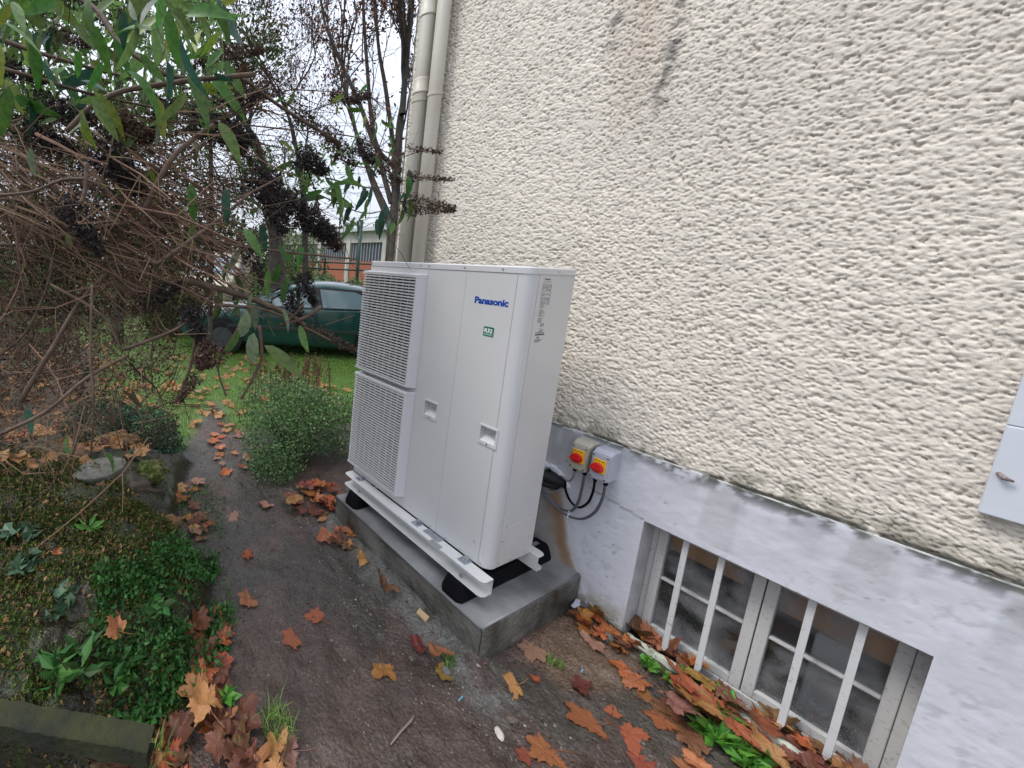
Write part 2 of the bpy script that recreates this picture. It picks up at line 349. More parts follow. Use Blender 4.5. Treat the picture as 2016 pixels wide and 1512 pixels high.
Bc = mixc(Bc, [.20, .20, .19], sstep(m * .6 + f9 * .5, .66, .70) * sstep(n, .42, .6) * .28)
# bare mortar and brown stain behind the heat pump
pd = (.02 + (.56 - Zg) * .0) ; edge = np.interp(Zg, [.0, .13, .3, .45, .56, .62], [-.03, -.01, .07, .11, .13, .2]) + .03 * (n - .5) + .015 * (m - .5)
bare = sstep(Yg - edge, 0, .02) * (1 - sstep(Zg, .50, .58)) * (Yg < .9)
Bc = mixc(Bc, np.array([.25, .225, .185]), bare * (.55 + .4 * m))
br = np.exp(-((Yg - edge - .045) / .035) ** 2) * (1 - sstep(Zg, .53, .58)) * sstep(Zg, .1, .2)
Bc = mixc(Bc, [.27, .15, .07], np.clip(br, 0, 1) * .85)
# hairline crack
for (ya, za, yb, zb) in [(-.177, .583, -.10, .60), (-.10, .60, -.06, .63), (-.06, .63, .0, .655)]:
    pass
Bx = (n - .5) * .008 + (m - .5) * .0035 - bare * (.004 - .02 * m * 0)
ck = np.abs(Zg - (.583 + .06 * (Yg + .177) / .17 * .5 + .01 * (fbm(Yg * 30, Yg * 0, 55) - .5))); crk = (ck < .004) & (Yg > -.177) & (Yg < .03)
Bc = np.where(crk[..., None], Bc * .55, Bc)
fm = ~((Yg[:-1, :-1] > WY0 - 1e-6) & (Yg[:-1, :-1] < WY1 - 1e-6) & (Zg[:-1, :-1] > WZ0 - 1e-6) & (Zg[:-1, :-1] < WZ1 - 1e-6))
wedge = np.minimum.reduce([np.abs(Yg - WY0) + (Zg > WZ1) * 9, np.abs(Yg - WY1) + (Zg > WZ1) * 9, np.abs(Zg - WZ1) + ((Yg > WY1) | (Yg < WY0)) * 9])
Bx = Bx * sstep(wedge, 0, .03); Bx = Bx * sstep(np.abs(Zg - .872), 0, .01)
npmesh('basement_band', np.stack([Bx, Yg, Zg], -1).reshape(-1, 3), gridf(len(ys), len(zs), fm)[:, ::-1], M_band, house, col=Bc.reshape(-1, 3))
M_paint = mat('old_white_paint', (.53, .55, .61), .55, (.59, .61, .66), nscale=9, bump=.3, bscale=60, coord='Pos')
M_reveal = mat('reveal_render', (.40, .40, .40), .7, (.52, .52, .53), nscale=14, bump=.4, bscale=60, coord='Pos')
MB().box(0, .06, -4, -1.3, -.3, .872).build('basement_band', M_paint, house)
MB().box(.0, .035, -4, 1.43, .872, .8745).build('band_ledge', mat('ledge_paint', (.62, .63, .64), .6, (.14, .14, .12), nscale=22, coord='Pos', mixpos=(.45, .6)), house)
mb = MB()
mb.add([(0, WY1, WZ0), (0, WY1, WZ1), (.22, WY1, WZ1), (.22, WY1, WZ0)], [(0, 1, 2, 3)])
mb.add([(0, WY0, WZ0), (0, WY0, WZ1), (.22, WY0, WZ1), (.22, WY0, WZ0)], [(3, 2, 1, 0)])
mb.add([(0, WY0, WZ1), (0, WY1, WZ1), (.22, WY1, WZ1), (.22, WY0, WZ1)], [(3, 2, 1, 0)])
mb.add([(0.02, WY0, WZ0), (0.02, WY1, WZ0), (.16, WY1, WZ0 + .01), (.16, WY0, WZ0 + .01)], [(0, 1, 2, 3)])
mb.build('window_reveal', M_reveal, house)
# upper window surround at the right edge of the view
su = MB().box(-.030, .03, -2.2, -.813, 1.048, 1.30).box(-.030, .03, -1.0, -.813, 1.30, 2.6).box(-.030, .03, -2.2, -2.0, 1.30, 2.6).box(-.030, .03, -2.2, -.813, 2.6, 2.78).build('window_surround', mat('surround_paint', (.56, .59, .66), .55, (.60, .63, .69), nscale=5, bump=.25, bscale=30, coord='Pos'), house, bevel=.004)
wu = MB().box(-.004, .03, -2.0, -1.0, 1.30, 2.6).build('upper_window', mat('upper_glass', (.03, .035, .04), .08, spec=.6), house)
MB().box(-.012, -.004, -1.52, -1.48, 1.3, 2.6).box(-.012, -.004, -2.0, -1.0, 1.9, 1.93).build('frame', M_paint, wu)
p = on_plane(1981, 940, 0, -.03)
mb = MB(); mb.tube([(-.028, p[1] + .010, p[2] + .006), (-.045, p[1] + .002, p[2]), (-.04, p[1] - .010, p[2] - .004)], [.005, .006, .003], 6); mb.build('hinge_pin_stub', mat('rust', (.16, .09, .07), .8, (.3, .27, .26), nscale=200), house, smooth=True)
# basement window
win = MB()
M_frame = mat('window_frame_paint', (.50, .50, .49), .6, (.30, .29, .25), nscale=70, bump=.5, bscale=50, coord='Pos', mixpos=(.58, .72), bdist=.003)
FX = .12
def fb(m_, y0, y1, z0, z1, x0=FX, x1=FX + .045): m_.box(x0, x1, y0, y1, z0, z1)
fb(win, WY0, -.7935, -.02, WZ1); fb(win, -.1967, WY1, -.02, WZ1); fb(win, -.7935, -.1967, .551, WZ1); fb(win, -.7935, -.1967, -.02, .030, FX - .012)
window = win.build('basement_window', M_frame, house, bevel=.003)
M_pane = bpy.data.materials.new('dirty_glass'); M_pane.use_nodes = True
n_ = M_pane.node_tree; pb = n_.nodes['Principled BSDF']; L = n_.links.new
gl = n_.nodes.new('ShaderNodeBsdfGlossy'); gl.inputs['Roughness'].default_value = .12; gl.inputs['Color'].default_value = (.8, .85, .9, 1)
tr = n_.nodes.new('ShaderNodeBsdfTransparent'); tr.inputs[0].default_value = (.95, .96, .97, 1)
fr = n_.nodes.new('ShaderNodeFresnel'); fr.inputs[0].default_value = 1.5; m1 = n_.nodes.new('ShaderNodeMixShader'); L(fr.outputs[0], m1.inputs[0]); L(tr.outputs[0], m1.inputs[1]); L(gl.outputs[0], m1.inputs[2])
pb.inputs['Base Color'].default_value = (.33, .34, .35, 1); pb.inputs['Roughness'].default_value = .8
ge = n_.nodes.new('ShaderNodeNewGeometry'); sx = n_.nodes.new('ShaderNodeSeparateXYZ'); L(ge.outputs['Position'], sx.inputs[0])
t1 = n_.nodes.new('ShaderNodeTexNoise'); t1.inputs['Scale'].default_value = 220; t1.inputs['Detail'].default_value = 3; L(ge.outputs['Position'], t1.inputs['Vector'])
t2 = n_.nodes.new('ShaderNodeTexNoise'); t2.inputs['Scale'].default_value = 7; t2.inputs['Detail'].default_value = 6; L(ge.outputs['Position'], t2.inputs['Vector'])
ma = n_.nodes.new('ShaderNodeMapRange'); ma.inputs[1].default_value = .5; ma.inputs[2].default_value = .05; ma.inputs[3].default_value = -.05; ma.inputs[4].default_value = .12; L(sx.outputs[2], ma.inputs[0])
ad = n_.nodes.new('ShaderNodeMath'); L(t1.outputs[0], ad.inputs[0]); L(ma.outputs[0], ad.inputs[1])
mb1 = n_.nodes.new('ShaderNodeMapRange'); mb1.inputs[1].default_value = .66; mb1.inputs[2].default_value = .76; mb1.inputs[4].default_value = .75; L(ad.outputs[0], mb1.inputs[0])
mb2 = n_.nodes.new('ShaderNodeMapRange'); mb2.inputs[1].default_value = .42; mb2.inputs[2].default_value = .66; mb2.inputs[3].default_value = .03; mb2.inputs[4].default_value = .55; L(t2.outputs[0], mb2.inputs[0])
mm = n_.nodes.new('ShaderNodeMath'); mm.operation = 'MAXIMUM'; L(mb1.outputs[0], mm.inputs[0]); L(mb2.outputs[0], mm.inputs[1])
m2 = n_.nodes.new('ShaderNodeMixShader'); L(mm.outputs[0], m2.inputs[0]); L(m1.outputs[0], m2.inputs[1]); L(pb.outputs[0], m2.inputs[2]); L(m2.outputs[0], n_.nodes['Material Output'].inputs[0])
for (a, b) in [(-.4985, -.197), (-.793, -.5015)]:
    mb = MB(); s = .030; x0, x1 = FX - .006, FX + .034
    mb.box(x0, x1, b - s, b, .032, .55); mb.box(x0, x1, a, a + s, .032, .55)
    mb.box(x0 + .001, x1, a + s, b - s, .032, .068); mb.box(x0 + .001, x1, a + s, b - s, .522, .55)
    fr_ = mb.build('casement', M_frame, house, bevel=.003)
    mb = MB(); mb.box(x0 + .006, x1 - .006, a + s, b - s, .299, .310); mb.build('glazing_bar', M_frame, fr_, bevel=.003)
    for z0, z1 in [(.068, .297), (.312, .522)]:
        mb = MB(); mb.box(FX + .016, FX + .019, a + s, b - s, z0, z1); mb.build('pane', M_pane, fr_)
bm0 = None
for y in (-.300, -.399, -.609, -.706):
    bt = on_plane(1300, 1245, 0, .035)[2]
    yb = y - .004
    mb = MB(); x = .04
    mb.add([(x - .004, y - .0085, .583), (x - .004, y + .0085, .583), (x + .006, y + .0085, .583), (x + .006, y - .0085, .583),
            (x - .004, yb - .0085, .062), (x - .004, yb + .0085, .05), (x + .006, yb + .0085, .05), (x + .006, yb - .0085, .062), (x - .004, yb, .036), (x + .006, yb, .036)],
           [(0, 1, 5, 4), (3, 7, 6, 2), (0, 4, 7, 3), (1, 2, 6, 5), (4, 5, 8), (7, 9, 6), (4, 8, 9, 7), (5, 6, 9, 8)])
    mb.tube([(x - .006, y - .003, .35), (x - .006, y + .003, .35)], .001, 4)
    mb.build('window_bar', mat('bar_paint', (.56, .57, .58), .5, (.35, .33, .29), nscale=60, bump=.3, bscale=70, coord='Pos', mixpos=(.6, .75)), house, bevel=.0015)
# cellar seen through the panes
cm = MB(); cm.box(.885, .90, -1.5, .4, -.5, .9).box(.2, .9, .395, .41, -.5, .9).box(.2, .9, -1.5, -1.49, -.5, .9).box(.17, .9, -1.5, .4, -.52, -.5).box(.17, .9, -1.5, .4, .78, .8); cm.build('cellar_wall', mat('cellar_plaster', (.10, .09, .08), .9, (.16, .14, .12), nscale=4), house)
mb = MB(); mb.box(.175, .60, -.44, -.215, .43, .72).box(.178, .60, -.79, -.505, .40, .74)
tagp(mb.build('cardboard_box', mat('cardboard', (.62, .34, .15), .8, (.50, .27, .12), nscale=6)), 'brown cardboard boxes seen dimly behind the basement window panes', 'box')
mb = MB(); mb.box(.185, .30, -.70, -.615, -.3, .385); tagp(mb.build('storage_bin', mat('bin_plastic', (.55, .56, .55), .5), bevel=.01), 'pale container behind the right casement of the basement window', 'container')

# painted kerb strip along the window trough
mb = MB(); P = []
for i in range(60):
    t = i / 59; y = -.20 - t * .75; x = -.012 + .006 * math.sin(t * 9); P.append((x, y))
kv = []
for i, (xa, ya) in enumerate(P):
    j = R_.uniform(-.0025, .0025); w = .011 + R_.uniform(-.002, .002); za = .045 + R_.uniform(-.003, .003)
    kv += [(xa - w + j, ya, -.05), (xa - w + j, ya, za - .003), (xa - w * .6 + j, ya, za), (xa + w * .6 + j, ya, za + .001), (xa + w + j, ya, za - .003), (xa + w + j, ya, -.05)]
mb.add(kv, [(6 * i + k, 6 * i + k + 1, 6 * i + k + 7, 6 * i + k + 6) for i in range(59) for k in range(5)])
tagp(mb.build('kerb_strip', mat('mossy_white_paint', (.50, .52, .44), .8, (.16, .18, .08), nscale=35, bump=1, bscale=60, coord='Pos', mixpos=(.5, .68), bdist=.006), smooth=True), 'flaking white mossy kerb strip in front of the basement window', 'kerb')

# ------------------------------------------------------------ downpipes
M_pipe = mat('pipe_paint', (.55, .53, .47), .45, (.48, .45, .38), nscale=3, coord='Pos')
def pipe(y, r, label, socks):
    t = thing('downpipe', label, 'downpipe', (-.065, y, -.1), group=None)
    MB().tube([(-.065, y, -.1), (-.065, y, 6.0)], r, 24).build('pipe', M_pipe, t, smooth=True)
    for z in socks:
        MB().tube([(-.065, y, z), (-.065, y, z + .012), (-.065, y, z + .013), (-.065, y, z + .09), (-.065, y, z + .1)], [r + .001, r + .006, r + .004, r + .004, r + .0005], 24).build('socket', M_pipe, t, smooth=True)
    for z in (1.2, 2.75, 4.3): 
        mb = MB().tube([(-.065, y, z), (-.065, y, z + .02)], r + .004, 24); mb.box(-.03, .01, y - .008, y + .008, z, z + .02); mb.build('bracket', M_pipe, t)
pipe(1.275, .048, 'left and thicker cream downpipe with socket joints at the house corner', [2.80, 3.28, 4.6])
pipe(1.150, .043, 'right and slimmer cream downpipe without joints beside the roughcast', [4.9])

# ------------------------------------------------------------ concrete plinth
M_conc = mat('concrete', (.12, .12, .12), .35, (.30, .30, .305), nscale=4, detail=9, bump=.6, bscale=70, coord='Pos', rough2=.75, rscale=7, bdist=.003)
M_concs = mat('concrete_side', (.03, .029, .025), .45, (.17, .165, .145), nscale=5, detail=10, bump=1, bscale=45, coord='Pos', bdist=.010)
ct = thing('concrete_plinth', 'grey concrete plinth under the heat pump against the wall', 'plinth', (-.38, .49, 0))
xs = np.arange(-.748, .0001, .011); ys = np.arange(.006, .981, .011); Xg, Yg = np.meshgrid(np.append(xs, 0), np.append(ys, .984), indexing='ij')
Zt = .174 + (fbm(Xg * 9, Yg * 9, 61) - .5) * .006 + (fbm(Xg * 4, Yg * 90, 62, 2) - .5) * .0016
npmesh('top_face', np.stack([Xg, Yg, Zt], -1).reshape(-1, 3), gridf(*Xg.shape), M_conc, ct)
def side(P0, P1, n, nm, inv=False):
    t = np.linspace(0, 1, n); z = np.linspace(-.15, 1, 26)
    T, Z = np.meshgrid(t, z, indexing='ij'); X = P0[0] + (P1[0] - P0[0]) * T; Y = P0[1] + (P1[1] - P0[1]) * T
    nn = np.array([P1[1] - P0[1], -(P1[0] - P0[0])]); nn = nn / np.linalg.norm(nn) * (-1 if inv else 1)
    o = (fbm(X * 7 + Y * 7, Z * 3, 63) - .5) * .012 + .004 + (fbm(X * 40 + Y * 40, Z * 14, 64) - .5) * .004
    o = o * (1 - Z.clip(0, 1) ** 6) * (T * (1 - T) * 30).clip(0, 1) - .010 * sstep(Z, .93, 1.0) + .006
    Zz = Z * .174
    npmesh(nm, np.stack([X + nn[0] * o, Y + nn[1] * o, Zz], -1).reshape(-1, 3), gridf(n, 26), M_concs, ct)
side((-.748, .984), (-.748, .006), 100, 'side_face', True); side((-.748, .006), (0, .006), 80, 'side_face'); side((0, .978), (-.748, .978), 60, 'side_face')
mb = MB(); mb.tube([(-.746, .008, .168), (-.746, .98, .168)], .0065, 8); mb.tube([(-.746, .008, .168), (-.005, .008, .168)], .0065, 8); mb.build('worn_edge', M_conc, ct, smooth=True)

# ------------------------------------------------------------ heat pump
XF, XB, YN, YF, ZB, ZT = -.623, -.303, .086, .986, .324, 1.664
M_body = mat('pump_paint', (.57, .57, .575), .42, (.54, .54, .545), nscale=1.5, spec=.35, bump=.02, bscale=300, coat=.0)
M_side = mat('pump_side_paint', (.58, .575, .565), .38, (.53, .525, .515), nscale=2.5, spec=.5, coat=.2)
M_dark = mat('dark_void', (.012, .012, .014), .7)
M_zinc = mat('zinc_steel', (.55, .58, .62), .35, metal=.9, col2=(.4, .43, .48), nscale=40)
M_rubber = mat('black_rubber', (.004, .004, .006), .9, bump=.1, spec=.15)
M_rail = mat('rail_paint', (.60, .60, .59), .4)
pump = thing('heat_pump', 'tall pale grey two fan heat pump standing beside the roughcast wall', 'heat pump', (-.46, .536, ZB))
def ribbon(mb, pts, z0, z1, t=.0015):
    k = len(pts); off = []
    for i in range(k):
        a = Vector(pts[max(i - 1, 0)]); b = Vector(pts[min(i + 1, k - 1)]); d = (b - a).normalized(); off.append((pts[i][0] - d.y * -t * -1, pts[i][1] + d.x * t * -1))
    vs = [(p[0], p[1], z0) for p in pts] + [(p[0], p[1], z1) for p in pts] + [(p[0], p[1], z0) for p in off] + [(p[0], p[1], z1) for p in off]
    fs = []
    for i in range(k - 1):
        fs += [(i, i + 1, k + i + 1, k + i), (2 * k + i, 3 * k + i, 3 * k + i + 1, 2 * k + i + 1), (k + i, k + i + 1, 3 * k + i + 1, 3 * k + i), (i, 2 * k + i, 2 * k + i + 1, i + 1)]
    fs += [(0, k, 3 * k, 2 * k), (k - 1, 3 * k - 1, 4 * k - 1, 2 * k - 1)]
    mb.add(vs, fs)
def holed(mb, y0, y1, z0, z1, hy0, hy1, hz0, hz1, x, t=.0015):
    mb.box(x, x + t, y0, y1, z0, hz0); mb.box(x, x + t, y0, y1, hz1, z1); mb.box(x, x + t, y0, hy0, hz0, hz1); mb.box(x, x + t, hy1, y1, hz0, hz1)
LZ = 1.638   # underside of the lid lip
# fan-side panel with two round holes, middle panel and corner panel
def disc_panel(mb, y0, y1, z0, z1, cy, cz, r, x, n=48):
    vs = []
    for i in range(n):
        a = 2 * math.pi * i / n; dy, dz = math.cos(a), math.sin(a)
        s = min(((y1 - cy) if dy > 0 else (cy - y0)) / max(abs(dy), 1e-6), ((z1 - cz) if dz > 0 else (cz - z0)) / max(abs(dz), 1e-6))
        vs += [(x, cy + dy * r, cz + dz * r), (x, cy + dy * s, cz + dz * s), (x + .03, cy + dy * r, cz + dz * r)]
    fs = []
    for i in range(n):
        j = (i + 1) % n; fs += [(3 * i, 3 * i + 1, 3 * j + 1, 3 * j), (3 * i, 3 * j, 3 * j + 2, 3 * i + 2)]
    mb.add(vs, fs)
    for (yy, zz) in ((y0, z0), (y0, z1), (y1, z0), (y1, z1)):   # close corner slivers
        mb.add([(x + .0004, yy, zz), (x + .0004, yy + (.06 if yy == y0 else -.06), zz), (x + .0004, yy, zz + (.06 if zz == z0 else -.06))], [(0, 1, 2), (2, 1, 0)])
mb = MB(); disc_panel(mb, .585, YF - .004, .99, 1.60, .785, 1.31, .19, XF + .001); disc_panel(mb, .585, YF - .004, ZB + .05, .99, .785, .685, .19, XF + .001); mb.build('fan_shroud', mat('shroud_shade_grey', (.07, .07, .075), .6), pump)  # backing behind the grilles kept dark, its shade put into the grey
MB().box(XF, XF + .0015, .569, YF, 1.59, LZ).box(XF, XF + .0015, .569, YF, .975, 1.015).box(XF, XF + .0015, .569, YF, ZB, .40).box(XF, XF + .0015, .569, .60, .40, .975).box(XF, XF + .0015, .569, .60, 1.015, 1.59).build('fan_panel', M_body, pump)
HP = [(.431, .501, .898, .968), (.127, .198, .895, .961)]
mb = MB(); holed(mb, .3575, .568, ZB, LZ, *HP[0], XF); mb.build('middle_panel', M_body, pump)
mb = MB(); holed(mb, YN + .045, .3565, ZB, LZ, *HP[1], XF)
arc = [(XF + .045 - .045 * math.cos(a), YN + .045 - .045 * math.sin(a)) for a in np.linspace(0, math.pi / 2, 12)]
arc = [(XF, YN + .0462)] + arc + [(-.572, YN), (-.560, YN)]; ka = len(arc)
cvo = MB(); cvo.add([(*p, ZB) for p in arc] + [(*p, LZ) for p in arc], [(i, ka + i, ka + i + 1, i + 1) for i in range(ka - 1)])
o = mb.build('service_panel', M_body, pump); o2 = cvo.build('corner_panel', M_body, pump, smooth=True)
mb = MB().box(-.558, XB, YN, YN + .0015, ZB, LZ); mb.build('side_panel', M_side, pump)
MB().box(XB - .0015, XB, YN + .002, YF, ZB, LZ).box(XF + .002, XB, YF - .0015, YF, ZB, LZ).build('rear_panel', M_side, pump)
MB().box(-.575, XB - .004, YN + .004, .56, ZB + .01, 1.60).box(-.42, XB - .004, .56, YF - .004, ZB + .01, 1.60).box(XF + .003, -.575, .05 + YN, YF - .003, ZB - .002, ZB + .012).build('inner_casing', M_dark, pump)
# lid
def roundrect(x0, x1, y0, y1, rn, rf=.012):
    P = []
    for (cx, cy, r, a0) in ((x0 + rn, y0 + rn, rn, math.pi), (x1 - rf, y0 + rf, rf, 1.5 * math.pi), (x1 - rf, y1 - rf, rf, 0), (x0 + rf, y1 - rf, rf, .5 * math.pi)):
        for k in range(7): a = a0 + math.pi / 2 * k / 6; P.append((cx + r * math.cos(a), cy + r * math.sin(a)))
    return P
P1 = roundrect(XF - .003, XB + .003, YN - .003, YF + .003, .048); P0 = roundrect(XF + .002, XB - .002, YN + .002, YF - .002, .044)
n = len(P1); mb = MB(); mb.add([(*p, LZ - .002) for p in P1] + [(*p, ZT - .005) for p in P1] + [(*p, ZT) for p in P0],
    [(i, (i + 1) % n, n + (i + 1) % n, n + i) for i in range(n)] + [(n + i, n + (i + 1) % n, 2 * n + (i + 1) % n, 2 * n + i) for i in range(n)] + [tuple(range(2 * n, 3 * n)), tuple(range(n))[::-1]])
mb.build('lid', mat('lid_paint', (.58, .58, .59), .3, spec=.5), pump)
# screws
M_screw = mat('screw', (.5, .5, .52), .35, metal=.5)
sc = MB(); sc.cyl((0, 0, 0), (-1, 0, 0), .0045, .003, 8); scm = None
def screw(x, y, z, axis=0):
    global scm
    if scm is None:
        o = MB().cyl((0, 0, 0), (-1, 0, 0), .0045, .003, 8).build('screw', M_screw); o.parent = pump; scm = o
    else:
        o = scm.copy(); COL.objects.link(o)
    o.location = Vector((x, y, z)) - pump.location; o.rotation_euler = (0, 0, math.pi / 2 if axis else 0)
for px, py in [(734, 512), (830, 516), (846, 517), (916, 521), (991, 525)]:
    q = on_plane(px, py, 0, XF - .003); screw(XF - .003, q[1], 1.65)
for px, py in [(1099, 543)]: q = on_plane(px, py, 1, YN - .003); screw(q[0], YN - .003, 1.65, 1)
for x, z in [(-.550, .345), (-.345, .42), (-.545, .45), (-.525, .52), (-.36, .345), (-.46, .335), (-.33, .50)]: screw(x, YN, z, 1)
for y, z in [(.39, .335), (.30, .335), (.22, .335), (.12, .338), (.52, .36), (.16, .42)]: screw(XF, y, z)
# access cover on the side
mb = MB(); mb.box(-.518, -.325, YN - .0015, YN, .335, .512); mb.build('access_cover', M_side, pump, bevel=.001)
# handles
for (a, b, c, d) in HP:
    x = XF; mb = MB(); t = .006
    mb.box(x - .004, x, a - t, b + t, d, d + t + .002); mb.box(x - .003, x, a - t, a, c - .001, d); mb.box(x - .003, x, b, b + t, c - .001, d); mb.box(x - .004, x, a - t, b + t, c - t - .010, c - .001)
    mb.add([(x, a, d), (x, b, d), (x + .034, b, d - .006), (x + .034, a, d - .006), (x + .038, a, c + .03), (x + .038, b, c + .03), (x, b, c), (x, a, c)],
           [(0, 1, 2, 3), (3, 2, 5, 4), (4, 5, 6, 7), (0, 3, 4, 7), (1, 6, 5, 2)])
    h = mb.build('handle', mat('handle_plastic', (.58, .58, .59), .35), pump)
    MB().box(x - .0048, x - .004, (a + b) / 2 - .003, (a + b) / 2 + .003, c - .012, c - .006).build('latch_slot', M_dark, h)
# grilles
M_gr = mat('grille_plastic', (.58, .58, .59), .4)
slat_me = None
XG = -.672
for gz0, gz1, ref in [(1.006, 1.606, 0), (.384, .984, 1)]:
    y0, y1 = .572, .998
    mb = MB()
    # hood (top), sill (bottom) and near side cheek, all chamfered
    for (za, zb, zi) in ((gz1, gz1 - .004, gz1 - .020), (gz0, gz0 + .004, gz0 + .014)):
        mb.add([(XF, y0, za), (XF, y1 - .004, za), (XG, y1, zb), (XG, y0 + .020, zb), (XG, y0 + .020, zi), (XG, y1, zi), (XF, y1 - .004, zi), (XF, y0, zi)],
               [(0, 1, 2, 3), (3, 2, 5, 4), (4, 5, 6, 7), (0, 3, 4, 7), (1, 6, 5, 2)])
    a, b = gz0 + .014, gz1 - .020
    mb.add([(XF, y0, a), (XF, y0, b), (XG, y0 + .020, b), (XG, y0 + .020, a), (XG, y0 + .030, a), (XG, y0 + .030, b), (XG + .02, y0 + .034, b), (XG + .02, y0 + .034, a)],
           [(0, 3, 2, 1), (3, 4, 5, 2), (4, 7, 6, 5)])
    mb.tube([(XG + .012, y0 + .034, a), (XG + .012, y0 + .034, b)], .003, 4)
    g = mb.build('fan_grille', M_gr, pump, bevel=.0015)
    mb = MB()
    for k in range(1, 9): y = y0 + .034 + (y1 - y0 - .034) * k / 9; mb.box(XG + .009, XG + .013, y - .0018, y + .0018, a, b)
    mb.box(XF + .0, XG + .02, y1 - .012, y1 - .008, a, b)
    mb.build('upright_rod', M_gr, g)
    N = 36
    for k in range(N):
        z = a + (b - a) * (k + .5) / N
        if slat_me is None:
            m_ = MB(); prof = [(XG, y0 + .030), (XG, y1 - .012), (XG + .004, y1 - .004), (XG + .010, y1), (XF, y1)]
            vs = []
            for (x, y) in prof:
                inn = (x + .006, y) if y < y1 - .01 else (x + .004, y - .008)
                vs += [(x, y, -.0036), (x, y, .0032), (inn[0], inn[1], .0036), (inn[0], inn[1], -.0030)]
            fs = [(4 * i + j, 4 * i + 4 + j, 4 * i + 4 + (j + 1) % 4, 4 * i + (j + 1) % 4) for i in range(len(prof) - 1) for j in range(4)]
            m_.add(vs, fs); s_ = m_.build('slat', M_gr, None); slat_me = s_.data
        else:
            s_ = bpy.data.objects.new('slat', slat_me); COL.objects.link(s_)
        s_.parent = g; s_.location = Vector((0, 0, z)) - pump.location
    cz = (1.31, .685)[ref]
    f = MB(); f.cyl((XF + .045, .78, cz), (1, 0, 0), .05, .06, 20)
    for k in range(3):
        a0 = k * 2.094 + ref; pts = []
        for r_ in (.05, .12, .185):
            for s in (-.45, 0, .45):
                an = a0 + s + r_ * 2; pts.append((XF + .05 + .05 * (s + .45), .78 + r_ * math.cos(an), cz + r_ * math.sin(an)))
        f.add(pts, [(3 * i + j, 3 * i + j + 1, 3 * i + j + 4, 3 * i + j + 3) for i in range(2) for j in range(2)])
    f.build('fan', mat('fan_plastic', (.14, .14, .15), .5), pump)
# lettering
def text(name, s, size, mats_, parent, origin, rot, width=None, bold=0, extr=.0004, shear=0):
    c = bpy.data.curves.new(name, 'FONT'); c.body = s; c.size = size; c.extrude = extr; c.offset = bold; c.resolution_u = 3; c.shear = shear; c.space_character = .97
    t = bpy.data.objects.new('tmp', c); COL.objects.link(t)
    bpy.context.view_layer.update()
    me = bpy.data.meshes.new_from_object(t.evaluated_get(bpy.context.evaluated_depsgraph_get())); bpy.data.objects.remove(t)
    vs = np.array([v.co[:] for v in me.vertices]); w = vs[:, 0].max() - vs[:, 0].min()
    sx_ = width / w if width else 1
    mtx = Matrix.Translation(Vector(origin) - wloc(parent)) @ rot.to_4x4() @ Matrix.Diagonal((sx_, 1, 1, 1)) @ Matrix.Translation((-vs[:, 0].min(), 0, 0))
    me.transform(mtx); me.materials.clear(); me.materials.append(mats_); me.name = name
    o = bpy.data.objects.new(name, me); COL.objects.link(o); o.parent = parent; return o
RF = Matrix(((0, 0, -1), (-1, 0, 0), (0, 1, 0)))        # reads along -y, faces -x
RN = Matrix(((1, 0, 0), (0, 0, -1), (0, 1, 0)))         # reads along +x, faces -y
M_blue = mat('logo_blue', (.003, .05, .33), .4)
text('lettering', 'Panasonic', .040, M_blue, pump, (XF - .0006, .303, 1.496), RF, width=.149, bold=.0015)
st = MB(); rr = [(a, b) for a, b in roundrect(1.357, 1.399, .199, .245, .004, .004)]; st.prism([(b, a) for a, b in rr], 0, XF - .0008, XF - .0001)
st = st.build('sticker', mat('sticker_green', (.012, .13, .09), .4), pump)
text('lettering', 'R32', .024, mat('sticker_white', (.75, .8, .78), .4), st, (XF - .0012, .2405, 1.374), RF, width=.036, bold=.0008)
MB().box(XF - .0014, XF - .0009, .203, .241, 1.3645, 1.3685).box(XF - .0014, XF - .0009, .205, .239, 1.361, 1.3625).build('sticker_line', mat('sticker_pale', (.3, .55, .48), .4), st)
M_ink = mat('grey_ink', (.09, .09, .10), .5)
npl = MB(); yv = YN - .0004
def bar(x0, x1, z0, z1): npl.box(x0, x1, yv - .0002, yv + .0002, z0, z1)
z = 1.605
while z > 1.435:
    x = -.528
    bx1 = -.468 if z > 1.51 else -.495 + R_.uniform(-.01, .01)
    while x < bx1:
        w = R_.uniform(.002, .010); 
        if R_.random() < .82: bar(x, min(x + w, bx1), z, z + .0016)
        x += w + R_.uniform(.001, .003)
    z -= .0042 if R_.random() > .12 else .009
for x in (-.528, -.468): bar(x, x + .0006, 1.515, 1.600)
bar(-.505, -.483, 1.421, 1.433); bar(-.532, -.468, 1.384, 1.391)
for z, a, b in [(1.411, -.512, -.505), (1.407, -.497, -.482), (1.402, -.510, -.483), (1.398, -.508, -.49), (1.395, -.53, -.47), (1.374, -.518, -.505), (1.377, -.516, -.507), (1.371, -.52, -.50), (1.364, -.532, -.48), (1.36, -.53, -.488), (1.355, -.533, -.495)]: bar(a, b, z, z + .0022)
npl = npl.build('nameplate_print', M_ink, pump)
text('lettering', 'Panasonic', .0105, M_ink, npl, (-.520, yv - .0004, 1.6135), RN, width=.038, bold=.0003, extr=.0001)
text('lettering', 'R32', .010, mat('sticker_white', (1, 1, 1)), npl, (-.5015, yv - .0006, 1.4235), RN, width=.014, bold=.0002, extr=.0001)
